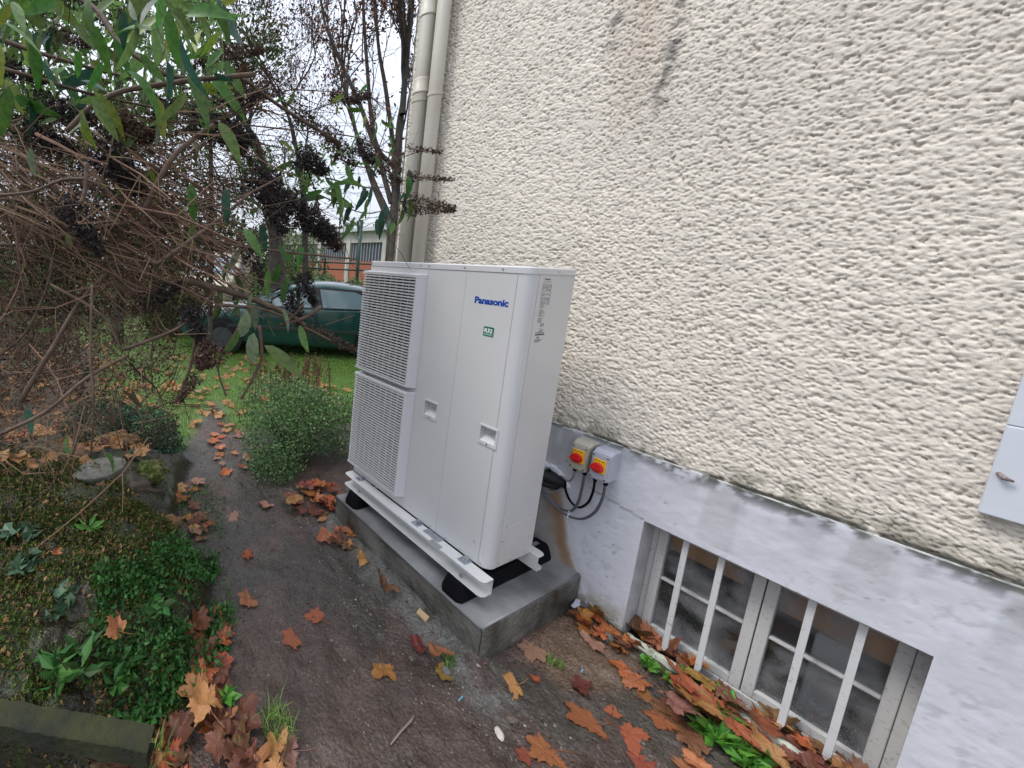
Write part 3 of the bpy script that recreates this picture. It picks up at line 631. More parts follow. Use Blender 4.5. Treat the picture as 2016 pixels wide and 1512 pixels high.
# rain droplets on the front
mb = MB()
for i in range(900):
    y = R_.uniform(.10, .55) if R_.random() < .85 else R_.uniform(.55, .98); z = R_.uniform(.35, 1.63)
    if y > .565 and z < 1.61: continue
    if y < .13: y = .135
    s = R_.choice([.0008, .001, .0012, .0017]) * R_.uniform(.7, 1.2)
    mb.add([(XF, y + s, z), (XF, y, z + s), (XF, y - s, z), (XF, y, z - s * 1.3), (XF - s * .6, y, z - s * .2)], [(0, 1, 4), (1, 2, 4), (2, 3, 4), (3, 0, 4)])
for i in range(500):
    y = R_.uniform(.575, .995); g0 = R_.choice([1.606, .984]); x = R_.uniform(XG, XF); s = .0014
    mb.add([(x + s, y, g0), (x, y + s, g0), (x - s, y, g0), (x, y - s, g0), (x, y, g0 + s)], [(0, 1, 4), (1, 2, 4), (2, 3, 4), (3, 0, 4)])
dr = mb.build('raindrops', mat('water_drop', (.75, .76, .8), .05, spec=.8), pump, smooth=True, kind='stuff')
# rails
def rail(xo, xi, label, name='mounting_rail'):
    t = thing(name, label, 'rail', ((xo + xi) / 2, .52, .25)); sgn = 1 if xi > xo else -1; w = .0025
    y0, y1, z0, z1 = .050, .985, .249, .321; cc = .022
    for zz in (z0, z1 - w):   # flanges with clipped outer corners
        r = [(xi, y0), (xo + sgn * cc, y0), (xo + sgn * cc * .3, y0 + cc * .3), (xo, y0 + cc), (xo, y1 - cc), (xo + sgn * cc * .3, y1 - cc * .3), (xo + sgn * cc, y1), (xi, y1)]
        if sgn < 0: r = r[::-1]
        if zz > z0 and sgn > 0:      # slot in the upper flange
            MB().prism([(xi, y0), (xo + cc, y0), (xo + cc * .3, y0 + cc * .3), (xo, y0 + cc), (xo, .27), (xi, .27)], 2, zz, zz + w).prism([(xo + .026, .27), (xi, .27), (xi, .33), (xo + .026, .33)][::-1], 2, zz, zz + w).build('top_flange', M_rail, t)
            MB().prism([(xi, .33), (xo, .33), (xo, y1 - cc), (xo + cc * .3, y1 - cc * .3), (xo + cc, y1), (xi, y1)][::-1], 2, zz, zz + w).build('top_flange', M_rail, t)
        else: MB().prism(r, 2, zz, zz + w).build('flange', M_rail, t)
    MB().box(min(xi, xi - sgn * w), max(xi, xi - sgn * w), y0 + .001, y1 - .001, z0 + w, z1 - w).build('web', M_rail, t)
    return t
rail1 = rail(-.700, -.632, 'white metal channel rail under the front edge of the heat pump')
rail2 = rail(-.245, -.305, 'white metal channel rail under the rear edge of the heat pump')
for px, py in [(712, 941), (820, 1030), (910, 1104)]:
    q = on_plane(px, py, 2, .325); y = q[1]
    mb = MB(); mb.box(-.678, -.628, y - .020, y + .020, .3213, .3245); mb.box(-.650, -.636, y - .012, y + .012, .3245, .334); br_ = mb.build('bracket', M_zinc, rail1, bevel=.001)
    mb = MB(); mb.cyl((-.665, y, .3245), (0, 0, 1), .007, .006, 6); mb.cyl((-.665, y, .330), (0, 0, 1), .004, .006, 8); mb.build('bolt', M_zinc, br_)
q = on_plane(855, 1052, 2, .325); MB().box(-.672, -.628, q[1] - .045, q[1] + .045, .3212, .3235).build('joining_plate', M_zinc, rail1, bevel=.001)
for y in (.165, .865):
    mb = MB(); mb.cyl((-.678, y, .2515), (0, 0, 1), .0085, .006, 6); mb.cyl((-.678, y, .2575), (0, 0, 1), .0045, .010, 8); mb.cyl((-.678, y, .235), (0, 0, 1), .004, .02, 8); mb.build('bolt', M_zinc, rail1)
# rubber feet
for y0, lab in ((.114, 'long black rubber foot under the near end of the heat pump'), (.815, 'long black rubber foot under the far end of the heat pump')):
    t = thing('rubber_foot', lab, 'rubber foot', (-.38, y0 + .05, .174)); x0, x1 = -.742, -.030; y1 = y0 + .105; c = .018
    a = [(x0, y0 + c), (x0 + c, y0), (x1 - c, y0), (x1, y0 + c), (x1, y1 - c), (x1 - c, y1), (x0 + c, y1), (x0, y1 - c)]
    b = [(x + (.016 if x < -.4 else -.016), y + (.010 if y < y0 + .05 else -.010)) for x, y in a]
    mb = MB(); mb.add([(*p, .1745) for p in a] + [(*p, .195) for p in a] + [(*p, .249) for p in b], [tuple(range(8))[::-1], tuple(range(16, 24))] + [(i, (i + 1) % 8, 8 + (i + 1) % 8, 8 + i) for i in range(8)] + [(8 + i, 8 + (i + 1) % 8, 16 + (i + 1) % 8, 16 + i) for i in range(8)])
    mb.build('foot_body', M_rubber, t, bevel=.0015)
    MB().box(x0 + .05, x1 - .05, y0 + .043, y0 + .062, .249, .2492).build('metal_channel', M_zinc, t)

# ------------------------------------------------------------ isolator switches
M_yel = mat('yellow_plate', (.85, .45, .01), .4); M_red = mat('red_knob', (.55, .01, .012), .3, spec=.5)
def isolator(y0, y1, z0, z1, m, lab):
    t = thing('isolator_switch', lab, 'isolator switch', (-.001, (y0 + y1) / 2, (z0 + z1) / 2)); c = .008
    # body: back wider than lid, sloped top
    mb = MB(); r = roundrect(y0, y1, z0, z1, c, c); r2 = roundrect(y0 + .003, y1 - .003, z0 + .002, z1 - .014, c, c); n = len(r)
    mb.add([(-.001, a, b) for a, b in r] + [(-.050, a, b) for a, b in r] + [(-.082, a, b) for a, b in r2],
           [(i, (i + 1) % n, n + (i + 1) % n, n + i) for i in range(n)] + [(n + i, n + (i + 1) % n, 2 * n + (i + 1) % n, 2 * n + i) for i in range(n)] + [tuple(range(2 * n, 3 * n))])
    mb.build('enclosure', m, t)
    mb = MB(); mb.prism([(a, b) for a, b in roundrect(y0 + .006, y1 - .006, z0 + .010, z1 - .020, .005, .005)], 0, -.088, -.082); mb.build('cover', m, t, bevel=.0015)
    yc, zc = (y0 + y1) / 2 , (z0 + z1) / 2 - .004
    pl = MB().box(-.096, -.088, yc - .024, yc + .022, zc - .026, zc + .036).build('dial_plate', M_yel, t, bevel=.0015)
    for k, (w, zz) in enumerate([(.009, .0305), (.007, .0305), (.010, .0305)]):
        yy = yc + .013 - k * .013; MB().box(-.0966, -.096, yy - w / 2, yy + w / 2, zc + zz - .0015, zc + zz + .0015).build('dial_mark', mat('black_ink', (.02, .02, .02), .5), pl)
    mb = MB(); mb.cyl((-.096, yc + .002, zc - .003), (-1, 0, 0), .0235, .010, 28, .0225); mb.cyl((-.106, yc + .002, zc - .003), (-1, 0, 0), .0215, .003, 28, .020)
    mb.box(-.121, -.108, yc - .019, yc + .023, zc - .0085, zc + .0025); mb.build('rotary_knob', M_red, t, bevel=.001)
    for a in (y0 + .011, y1 - .011):
        for b in (z0 + .014, z1 - .026): MB().cyl((-.082, a, b), (-1, 0, 0), .0035, .0075, 10).build('cover_screw', mat('dark_screw', (.05, .05, .05), .5), t)
    for a in (y1 - .018, y0 + .016): MB().cyl((-.055, a, z0 + .004), (0, 0, -1), .009, .022, 14, .008).build('cable_gland', M_rubber, t)
isolator(.020, .094, .712, .855, mat('isolator_beige', (.42, .40, .33), .45), 'left beige isolator switch with red rotary knob on the wall')
isolator(-.062, .012, .706, .850, mat('isolator_grey', (.42, .43, .50), .45), 'right light grey isolator switch with red rotary knob on the wall')
M_cab = mat('grey_cable', (.09, .095, .11), .45); M_cabl = mat('light_grey_cable', (.22, .23, .26), .45)
def spl(pts, n=8):
    P = [Vector(p) for p in pts]; P = [P[0] * 2 - P[1]] + P + [P[-1] * 2 - P[-2]]; o = []
    for i in range(1, len(P) - 2):
        for k in range(n):
            t = k / n; a, b, c, d = P[i - 1:i + 3]
            o.append(.5 * ((2 * b) + (c - a) * t + (2 * a - 5 * b + 4 * c - d) * t * t + (3 * b - a - 3 * c + d) * t ** 3))
    return o + [P[-2]]
def cable(pts, r, m, lab, n=8):
    tagp(MB().tube(spl(pts, n), r, 8).build('cable', m, smooth=True), lab, 'cable')
cable([(-.055, .076, .695), (-.05, .079, .66), (-.04, .095, .625), (-.03, .118, .618), (-.02, .135, .622), (-.01, .16, .61)], .0045, M_cabl, 'short thin cable from the left gland of the beige isolator')
cable([(-.055, .036, .692), (-.05, .038, .63), (-.042, .045, .55), (-.035, .066, .485), (-.035, .098, .465), (-.038, .14, .472), (-.045, .19, .51), (-.06, .26, .58), (-.10, .33, .62)], .0058, M_cab, 'cable looping from the right gland of the beige isolator')
cable([(-.055, -.006, .686), (-.045, -.003, .63), (-.035, .012, .56), (-.03, .045, .512), (-.03, .08, .52), (-.025, .11, .56), (-.012, .125, .60), (.01, .14, .60)], .0052, M_rubber, 'black cable looping from the left gland of the grey isolator')
cable([(-.055, -.046, .684), (-.05, -.043, .62), (-.045, -.025, .54), (-.04, .015, .475), (-.04, .065, .45), (-.042, .115, .455), (-.05, .17, .485), (-.07, .24, .55), (-.11, .31, .60)], .0058, M_cab, 'lowest cable looping from the right gland of the grey isolator')
cable([(-.01, .128, .575), (-.02, .15, .535), (-.03, .18, .515), (-.04, .21, .53), (-.06, .26, .57)], .0035, M_cabl, 'thin pale cable hanging below the wall hole')
tagp(MB().tube([(-.048, .0755, .470), (-.049, .074, .463), (-.050, .075, .443), (-.040, .075, .440), (-.030, .075, .445), (-.03, .0755, .475), (-.048, .0755, .476)], .0022, 6).build('cable_tie', mat('tie_white', (.75, .76, .8), .4)), 'white tie binding two grey cables below the switches', 'cable tie')
# hole with foam and lagged pipe
M_foam = mat('white_foam', (.68, .70, .76), .8, bump=.6, bscale=60)
mb = MB()
for i in range(46):
    t = i / 45; y = .245 - .13 * t; z = .628 + .018 * math.sin(t * 3.1) - .055 * t ** 2.5 + R_.uniform(-.008, .008); r = R_.uniform(.007, .014)
    mb.tube([(.006, y, z), (-.006, y + R_.uniform(-.004, .004), z - .003), (-.013, y, z - .009)], [r, r * .9, r * .35], 7)
tagp(mb.build('filler_foam', M_foam, smooth=True), 'white expanding foam crust above the wall hole', 'foam')
mb = MB(); mb.tube(spl([(.01, .14, .575), (-.02, .15, .59), (-.05, .18, .60), (-.10, .24, .62), (-.2, .32, .64)]), .026, 12); mb.tube(spl([(.01, .17, .60), (-.03, .18, .595), (-.08, .23, .58), (-.2, .33, .58)]), .024, 12)
mb.tube(spl([(.01, .16, .555), (-.02, .175, .552), (-.06, .22, .56), (-.18, .31, .58)]), .02, 12); mb.cyl((-.002, .18, .578), (1, 0, 0), .052, .003, 20)  # last a flat black disc, painted darkness in place of the hole's depth
tagp(mb.build('lagged_pipes', mat('lagging_and_hole_black', (.010, .010, .013), .6, bump=.5, bscale=40, bdist=.004), smooth=True), 'black lagged pipes passing from the wall hole to the heat pump', 'pipes')
#INSERT2
# ------------------------------------------------------------ fallen plane leaves
def leaf_mats():
    cols = {'orange': ((.44, .155, .04), (.30, .09, .025)), 'tan': ((.42, .19, .075), (.29, .12, .045)), 'redbrown': ((.17, .05, .03), (.11, .032, .02)),
            'brown': ((.19, .085, .04), (.11, .05, .025)), 'pink': ((.34, .18, .13), (.24, .11, .08)), 'yellow': ((.30, .19, .04), (.20, .10, .02)), 'wet': ((.33, .11, .04), (.22, .07, .03))}
    return {k: mat('dead_leaf_' + k, a, rough=.38, col2=b, nscale=35, bump=.25, bscale=70, spec=.45, objrnd=True, rnd=.22, attr='col' if 0 else None, rough2=.7, rscale=25, trans=.12) for k, (a, b) in cols.items()}
LM = leaf_mats()
def plane_leaf_mesh(seed, curl, matl, nA=60, rr=(.25, .5, .75, 1)):
    r = random.Random(seed); lob = [90, 35, 145, -20, 200]; ln = [1.0, .92, .92, .62, .62]
    ring = []
    ph = [r.uniform(-6, 6) for _ in lob]; lm = [l * r.uniform(.72, 1.15) * (.45 if r.random() < .13 else 1) for l in ln]
    wob = [r.uniform(.9, 1.1) for _ in range(nA)]
    for i in range(nA):
        a = -90 + 360 * i / nA; R = .40
        for c, l, p in zip(lob, lm, ph):
            d = abs((a - c - p + 180) % 360 - 180); R = max(R, (l * .84 * max(0, 1 - d / 42) ** .55 + .20) if d < 42 else 0)
        if abs(a + 90) < 12: R = .16
        R *= (1 + (.09 if i % 2 else -.05)) * wob[i]; ring.append((math.radians(a), R * .62))
    vs = [(0, 0, 0)]; fs = []; kx, ky, fold = r.uniform(-.5, 1) * curl, r.uniform(-.4, 1) * curl, r.uniform(.0, .9) * curl
    pz = [r.uniform(0, 6.28) for _ in range(4)]
    def Z(x, y, t):
        z = kx * x * x + ky * y * y + fold * abs(x) * .5
        z += curl * .12 * math.sin(7 * x + pz[0]) * math.sin(6 * y + pz[1]) + curl * .05 * math.sin(15 * x + pz[2]) * math.sin(13 * y + pz[3])
        for c, p in zip(lob, ph):   # sunken veins
            an = math.radians(c + p); dx, dy = math.cos(an), math.sin(an); al = x * dx + y * dy
            if al > .02: z -= .016 * math.exp(-((x * dy - y * dx) / .035) ** 2)
        return z
    for t in rr:
        for a, R in ring: x, y = math.cos(a) * R * t, math.sin(a) * R * t; vs.append((x, y, Z(x, y, t)))
    for i in range(nA):
        j = (i + 1) % nA; fs.append((0, 1 + i, 1 + j))
        for k in range(len(rr) - 1): fs.append((1 + k * nA + i, 1 + (k + 1) * nA + i, 1 + (k + 1) * nA + j, 1 + k * nA + j))
    m = MB(); m.add(vs, fs)
    sa = r.uniform(-.4, .4); m.tube([(0, 0, .0), (.05 * sa, -.22, .01), (.3 * sa, -.5, .03 * curl), (.6 * sa, -.72, .05)], [.012, .011, .009, .014], 4)
    zmin = min(v[2] for v in m.v); m.v = [(a, b, c - zmin * .8) for a, b, c in m.v]
    me = bpy.data.meshes.new('fallen_leaf'); me.from_pydata(m.v, [], m.f); me.materials.append(matl); me.polygons.foreach_set('use_smooth', [True] * len(me.polygons)); return me
LMESH = {}
def leaf_mesh(kind, curlk):
    k = (kind, curlk, R_.randrange(7))
    if k not in LMESH: LMESH[k] = plane_leaf_mesh(len(LMESH) * 7 + 3, {'flat': .10, 'mid': .5, 'curl': 1.1, 'fold': 1.5}[curlk], LM[kind])
    return LMESH[k]
N_LEAF = 0
def leaf(x, y, size, kind, curlk, label, group=None, dz=.004, rot=None, tilt=None, z=None):
    global N_LEAF; N_LEAF += 1
    o = bpy.data.objects.new('fallen_leaf', leaf_mesh(kind, curlk)); COL.objects.link(o)
    zz = gh(x, y) if z is None else z
    if tilt is None:
        e = .03; tx = (gh(x + e, y) - gh(x - e, y)) / (2 * e); ty = (gh(x, y + e) - gh(x, y - e)) / (2 * e)
        tx = max(-.3, min(.3, tx)) + R_.gauss(0, .08); ty = max(-.3, min(.3, ty)) + R_.gauss(0, .08)
        if curlk == 'flat': tx *= .5; ty *= .5
    else: tx, ty = tilt
    nrm = Vector((-tx, -ty, 1)).normalized(); q = Vector((0, 0, 1)).rotation_difference(nrm) @ Euler((0, 0, R_.uniform(0, 6.28) if rot is None else rot)).to_quaternion()
    o.rotation_mode = 'QUATERNION'; o.rotation_quaternion = q; o.location = (x, y, zz + dz); size *= .9; o.scale = (size, size * R_.uniform(.8, 1.1), size)
    tagp(o, label, 'leaf', group); return o
SHP = {'flat': 'flat', 'mid': 'slightly curled', 'curl': 'crumpled', 'fold': 'tightly folded'}
CLN = {'orange': 'orange', 'tan': 'tan', 'brown': 'brown', 'redbrown': 'dark red', 'pink': 'pale pinkish', 'yellow': 'yellow brown', 'wet': 'wet rust red'}
def leafpx(px, py, size, kind, curlk, label, group=None, dz=.004, rot=None, tilt=None, z=0.0):
    for _ in range(3):
        p = on_plane(px, py, 2, z); z = gh(p[0], p[1])
    return leaf(p[0], p[1], size, kind, curlk, label, group, dz, rot, tilt)
for a in [
    (755, 1322, .115, 'orange', 'mid', 'bright orange lobed leaf lying alone on the bare path before the plinth', None, .004, 2.6),
    (1008, 1353, .125, 'tan', 'flat', 'pale tan pointed leaf just in front of the near plinth corner', None, .006, 1.2),
    (1057, 1340, .05, 'orange', 'mid', 'small orange leaf right of the tan leaf near the plinth corner', None, .004, .4),
    (1138, 1352, .115, 'redbrown', 'mid', 'dark red leaf on the sandy patch near the basement window', None, .006, 3.4),
    (625, 1216, .12, 'wet', 'flat', 'reddish trampled leaf pressed into the middle of the path', None, .002, .3),
    (575, 1256, .12, 'wet', 'flat', 'brownish trampled leaf just below the reddish pressed one', None, .002, 1.7),
    (488, 1184, .13, 'tan', 'mid', 'orange leaf beside the green weeds at the left of the path', None, .006, 1.9),
    (484, 1095, .08, 'orange', 'curl', 'small curled orange leaf alone in the middle of the path', None, .004, 4.0),
    (712, 1110, .12, 'tan', 'curl', 'upright orange tan leaf leaning near the middle of the plinth side', None, .012, .2, (-.5, .4)),
    (757, 1163, .14, 'brown', 'curl', 'crumpled brown leaf resting against the plinth side', None, .012, 2.2, (-.6, .1)),
    (640, 1056, .15, 'tan', 'mid', 'broad tan leaf overlapping another beside the far plinth side', None, .012, 2.0),
    (672, 1068, .12, 'brown', 'curl', 'folded brown leaf tucked under the broad tan one', None, .010, .3),
    (462, 1018, .13, 'pink', 'flat', 'wet pinkish leaf flattened on the far path', None, .003, .9),
    (525, 995, .13, 'pink', 'mid', 'pale pink tan leaf on the path below the green shrub', None, .004, 2.4),
    (830, 1283, .11, 'redbrown', 'curl', 'dark red crumpled leaf by the chipped plinth foot', None, .012, .7),
    (858, 1290, .11, 'tan', 'curl', 'straw coloured leaf behind the dark red crumpled one', None, .02, 2.7),
    (868, 1330, .09, 'yellow', 'mid', 'yellow brown leaf below the crumpled red leaf', None, .004, 4.4),
    (1163, 1425, .13, 'wet', 'flat', 'orange leaf glued flat to the dark paving right of centre', None, .002, 1.0),
    (1238, 1448, .13, 'wet', 'flat', 'orange leaf glued flat beside the first one on dark paving', None, .002, 3.3),
    (1205, 1405, .07, 'wet', 'flat', 'small orange fragment glued above the two flat leaves', None, .002, 5.0),
    (1075, 1480, .14, 'wet', 'flat', 'long orange leaf glued flat at the bottom of the picture', None, .002, 1.4),
    (1036, 1490, .07, 'wet', 'flat', 'small flat orange scrap beside the long bottom leaf', None, .002, .4),
    (1262, 1500, .13, 'wet', 'flat', 'flat orange leaf on the lowest dark paving', None, .002, 2.4),
    (1143, 1235, .11, 'orange', 'curl', 'orange leaf heaped against the wall beside the plinth end', None, .02, 2.0, (-.9, .3)),
    (1175, 1225, .12, 'yellow', 'curl', 'rusty yellow leaf leaning on the white wall by the plinth', None, .03, .6, (-1.1, .2)),
    (1166, 1268, .12, 'pink', 'mid', 'pale orange leaf lying below the heap at the wall', None, .006, 2.0),
    (1222, 1290, .09, 'orange', 'curl', 'brown orange leaf at the start of the kerb strip', None, .01, .0, (-.5, .0)),
    (1250, 1285, .075, 'wet', 'curl', 'shiny red orange leaf touching the upper kerb end', None, .03, 1.0, (-.9, -.3)),
    (1228, 1320, .09, 'orange', 'mid', 'orange leaf half buried left of the kerb strip', None, .004, 1.0),
    (1372, 1412, .165, 'tan', 'mid', 'large orange leaf with dark centre under the basement window', None, .055, .9, (-.25, -.15)),
    (1318, 1400, .13, 'pink', 'curl', 'pale wrinkled leaf left of the large one with dark centre', None, .035, 2.7),
    (1333, 1347, .11, 'tan', 'mid', 'pointed orange leaf lying over the kerb strip', None, .05, 4.9, (-.3, 0)),
    (1420, 1335, .19, 'tan', 'curl', 'big tan leaf propped against the left casement', None, .085, 2.0, (-1.0, -.3)),
    (1470, 1365, .16, 'orange', 'curl', 'orange leaf standing upright against the central window post', None, .085, 3.1, (-1.5, .2)),
    (1382, 1365, .12, 'yellow', 'mid', 'olive yellow leaf under the propped tan leaf', None, .055, 1.1),
    (393, 1383, .13, 'tan', 'curl', 'large tan curled leaf at the lower left edge of the path', None, .03, .4),
    (405, 1340, .12, 'orange', 'curl', 'rust brown leaf above the large tan curled leaf', None, .02, 2.2),
    (230, 1308, .10, 'tan', 'fold', 'folded orange brown leaf resting on the low green weeds', None, .05, .9),
    (570, 1480, .13, 'pink', 'mid', 'pale brown leaf beside the grass tuft at the bottom', None, .005, .9),
    (1050, 1280, .13, 'pink', 'flat', 'flat brown leaf pressed to the earth below the plinth end', None, .003, 1.9)]:
    leafpx(*a[:6], group=a[6], dz=a[7], rot=a[8], tilt=a[9] if len(a) > 9 else None)
def scatter(n, poly, kinds, curls, smin, smax, label, group, dzr=(0, .03), cond=None):
    xs = [p[0] for p in poly]; ys = [p[1] for p in poly]; k = 0
    while k < n:
        px, py = R_.uniform(min(xs), max(xs)), R_.uniform(min(ys), max(ys))
        if polydist(np.array([px]), np.array([py]), np.array(poly, float))[0] < 0: continue
        c_, u_ = R_.choice(kinds), R_.choice(curls); leafpx(px, py, R_.uniform(smin, smax), c_, u_, CLN[c_] + ' ' + SHP[u_] + ' leaf ' + label, group, R_.uniform(*dzr)); k += 1
def scat_w(n, x0, x1, y0, y1, kinds, curls, smin, smax, label, group, dzr=(0, .03), cond=None):
    k = 0
    while k < n:
        x, y = R_.uniform(x0, x1), R_.uniform(y0, y1)
        if cond and not cond(x, y): continue
        c_, u_ = R_.choice(kinds), R_.choice(curls); leaf(x, y, R_.uniform(smin, smax), c_, u_, CLN[c_] + ' ' + SHP[u_] + ' leaf ' + label, group, R_.uniform(*dzr)); k += 1
W4 = ['tan', 'brown', 'orange', 'brown', 'pink', 'redbrown']
scatter(30, [(170, 1512), (330, 1440), (420, 1400), (470, 1400), (560, 1490), (550, 1560), (150, 1560)], ['tan', 'brown', 'brown', 'brown', 'redbrown', 'tan', 'orange'], ['mid', 'curl', 'curl', 'fold'], .10, .15, 'in the heap at the bottom left of the path', 'leaves heaped at the bottom left', (.0, .06))
scatter(18, [(370, 1230), (430, 1200), (460, 1230), (440, 1400), (360, 1420)], ['brown', 'redbrown', 'orange', 'wet'], ['mid', 'curl'], .08, .13, 'along the left path edge beside the weeds', 'leaves along the left path edge', (.0, .03))
scatter(16, [(345, 960), (400, 940), (415, 1060), (365, 1080)], ['pink', 'tan', 'orange', 'brown'], ['mid', 'flat', 'curl'], .08, .13, 'at the path edge beside the rocks', 'leaves beside the rocks', (.0, .02))
scatter(18, [(405, 850), (470, 800), (485, 900), (500, 960), (450, 950)], ['pink', 'pink', 'tan', 'orange'], ['flat', 'mid'], .08, .14, 'where the narrow path passes the green shrub', 'leaves on the narrow far path', (.0, .02))
scatter(26, [(545, 965), (650, 950), (680, 985), (645, 1020), (560, 1010)], ['orange', 'tan', 'brown', 'redbrown'], ['mid', 'curl'], .08, .14, 'in the drift beside the far plinth end', 'leaves drifted by the far plinth end', (.0, .05))
scatter(10, [(610, 1000), (690, 1040), (720, 1100), (660, 1080)], ['tan', 'brown'], ['flat', 'mid'], .07, .12, 'strewn along the plinth side', 'leaves along the plinth side', (.0, .01))
scat_w(30, .005, .10, -.80, -.19, ['tan', 'brown', 'brown', 'redbrown', 'orange'], ['mid', 'curl', 'fold'], .06, .13, 'in the trough under the basement window', 'leaves in the window trough', (.0, .05))
scat_w(24, -.14, .0, -.86, -.36, ['tan', 'brown', 'orange', 'redbrown', 'wet'], ['mid', 'curl'], .08, .15, 'among green weeds beside the kerb strip', 'leaves beside the kerb strip', (.0, .05))
scat_w(18, -.42, -.10, -.82, -.30, ['wet', 'tan', 'brown', 'wet', 'brown'], ['flat', 'flat', 'mid'], .07, .14, 'stuck to the dark ground before the window', 'wet leaves stuck on the ground before the window', (.0, .004))
scat_w(14, -.14, -.02, -.22, -.03, ['redbrown', 'brown', 'orange'], ['mid', 'curl'], .05, .09, 'at the foot of the white wall', 'small leaves at the wall foot', (.0, .02))
scat_w(40, -3.2, 1.0, 3.0, 6.3, ['pink', 'tan', 'orange', 'pink'], ['mid', 'curl'], .11, .17, 'on the green lawn before the car', 'leaves on the lawn', (.01, .04))
scat_w(24, -3.1, -1.9, 1.7, 3.2, ['pink', 'tan', 'orange', 'brown'], ['mid', 'curl'], .10, .16, 'under the tangled dry bush', 'leaves under the dry bush', (.0, .05))
scat_w(10, -2.9, -1.8, .5, 1.5, ['tan', 'orange', 'brown'], ['curl', 'mid'], .04, .07, 'on the mossy bank', 'leaf scraps on the mossy bank', (.01, .03))

mb = MB()
for i in range(620):      # the many further leaves, small in view
    x, y = (R_.uniform(-1.9, 1.2), R_.uniform(2.7, 6.3)) if i < 190 else (R_.uniform(-4.6, -1.5), R_.uniform(2.6, 7.5)) if i < 540 else (R_.uniform(-3.2, -1.7), R_.uniform(1.7, 3.2))
    if i < 8: LOW = globals().get('LOW', []) + [plane_leaf_mesh(100 + i, .6, LM['tan'], 20, (.5, 1))]
    me = R_.choice(LOW); s_ = R_.uniform(.08, .15); z = gh(x, y) + .02
    m4 = Matrix.Translation((x, y, z)) @ Euler((R_.gauss(0, .3), R_.gauss(0, .3), R_.uniform(0, 6.28))).to_matrix().to_4x4() @ Matrix.Scale(s_, 4)
    mb.add([m4 @ v.co for v in me.vertices], [tuple(p.vertices) for p in me.polygons])
tagp(mb.build('leaf_litter', mat('dead_leaf_tan', (0, 0, 0)), smooth=True, kind='stuff'), 'many small fallen leaves spread over the lawn and under the bush', 'leaf litter')
# ------------------------------------------------------------ rocks, slab, border, litter
def rock(name, x, y, z, sx, sy, sz, seed, m, label, cat='rock', rz=0, flat=0):
    r = 3; V = []; nx, ny = 72, 40
    th = np.linspace(0, 2 * np.pi, nx, endpoint=False); ph = np.linspace(0.0, np.pi, ny); T, P = np.meshgrid(th, ph, indexing='ij')
    X, Y, Zs = np.cos(T) * np.sin(P), np.sin(T) * np.sin(P), np.cos(P)
    k = .72 + .6 * fbm(X * 1.8 + seed + 5, Y * 1.8 + Zs * 1.9 + 9, seed) + .30 * (fbm(X * 5 + Zs * 4 + 11, Y * 5 + Zs * 3 + 15, seed + 1, 5) - .5)
    if flat: Zs = np.sign(Zs) * np.abs(Zs) ** .35; X = np.cos(T) * np.sin(P) ** .35; Y = np.sin(T) * np.sin(P) ** .35; k = .9 + .18 * fbm(X * 1.2 + 5, Y * 1.2 + 8, seed) + .03 * (fbm(X * 8 + 5, Y * 8 + Zs * 4, seed) - .5)
    X, Y, Zs = X * k * sx, Y * k * sy, Zs * (k if not flat else 1) * sz
    c, s = math.cos(rz), math.sin(rz); V = np.stack([x + X * c - Y * s, y + X * s + Y * c, z + Zs], -1).reshape(-1, 3)
    i, j = np.meshgrid(np.arange(nx), np.arange(ny - 1), indexing='ij'); a = i * ny + j; b = ((i + 1) % nx) * ny + j
    F = np.stack([a, a + 1, b + 1, b], -1).reshape(-1, 4)
    return tagp(npmesh(name, V, F, m), label, cat)
M_moss = mat('mossy_rock', (.055, .075, .012), .9, (.24, .25, .10), nscale=28, bump=1, bscale=60, coord='Pos', bdist=.01, mixpos=(.45, .7))
M_stone = mat('stone_slab', (.08, .08, .06), .6, (.19, .19, .165), nscale=16, bump=1, bscale=40, coord='Pos')
M_ochre = mat('ochre_rock', (.22, .12, .045), .8, (.12, .08, .04), nscale=14, bump=1, bscale=30, coord='Pos', bdist=.01)
M_brown = mat('brown_stone', (.17, .12, .085), .6, (.10, .075, .06), nscale=9, bump=.4, coord='Pos')
q = on_plane(198, 922, 2, .30); rock('stone_slab', q[0], q[1], .292, .165, .115, .022, 4, M_stone, 'flat grey stone slab resting on the bank beside the mossy rock', 'stone', .3, 1)
rock('rock', -1.96, 1.55, .13, .24, .13, .125, 8, mat('dark_rock', (.05, .04, .035), .8, (.10, .085, .06), nscale=12, bump=1, bscale=30, coord='Pos'), 'dark layered rock carrying the slab and the moss')
q = on_plane(300, 925, 2, .25); rock('rock', q[0], q[1], .235, .10, .08, .07, 3, M_moss, 'rock covered in yellow green moss right of the slab')
p = on_plane(335, 1035, 2, .08); rock('rock', p[0], p[1], .08, .07, .06, .055, 6, M_ochre, 'rough ochre rock low beside the path')
p = on_plane(340, 1085, 2, .06); rock('rock', p[0], p[1], .05, .10, .08, .06, 7, M_brown, 'smooth brown stone at the path edge under the ochre rock')
p = on_plane(225, 880, 2, .25); rock('rock', p[0], p[1] + .1, .22, .19, .09, .09, 9, M_ochre, 'wide ochre rock behind the flat stone slab')
p = on_plane(240, 1020, 2, .12); rock('rock', p[0], p[1], .17, .05, .04, .03, 12, M_brown, 'little round stone in front of the flat slab')
p = on_plane(150, 895, 2, .3); rock('clay_shard', p[0], p[1], .29, .05, .02, .075, 13, mat('clay', (.42, .24, .17), .7), 'pinkish clay shard standing behind the flat slab', 'shard')
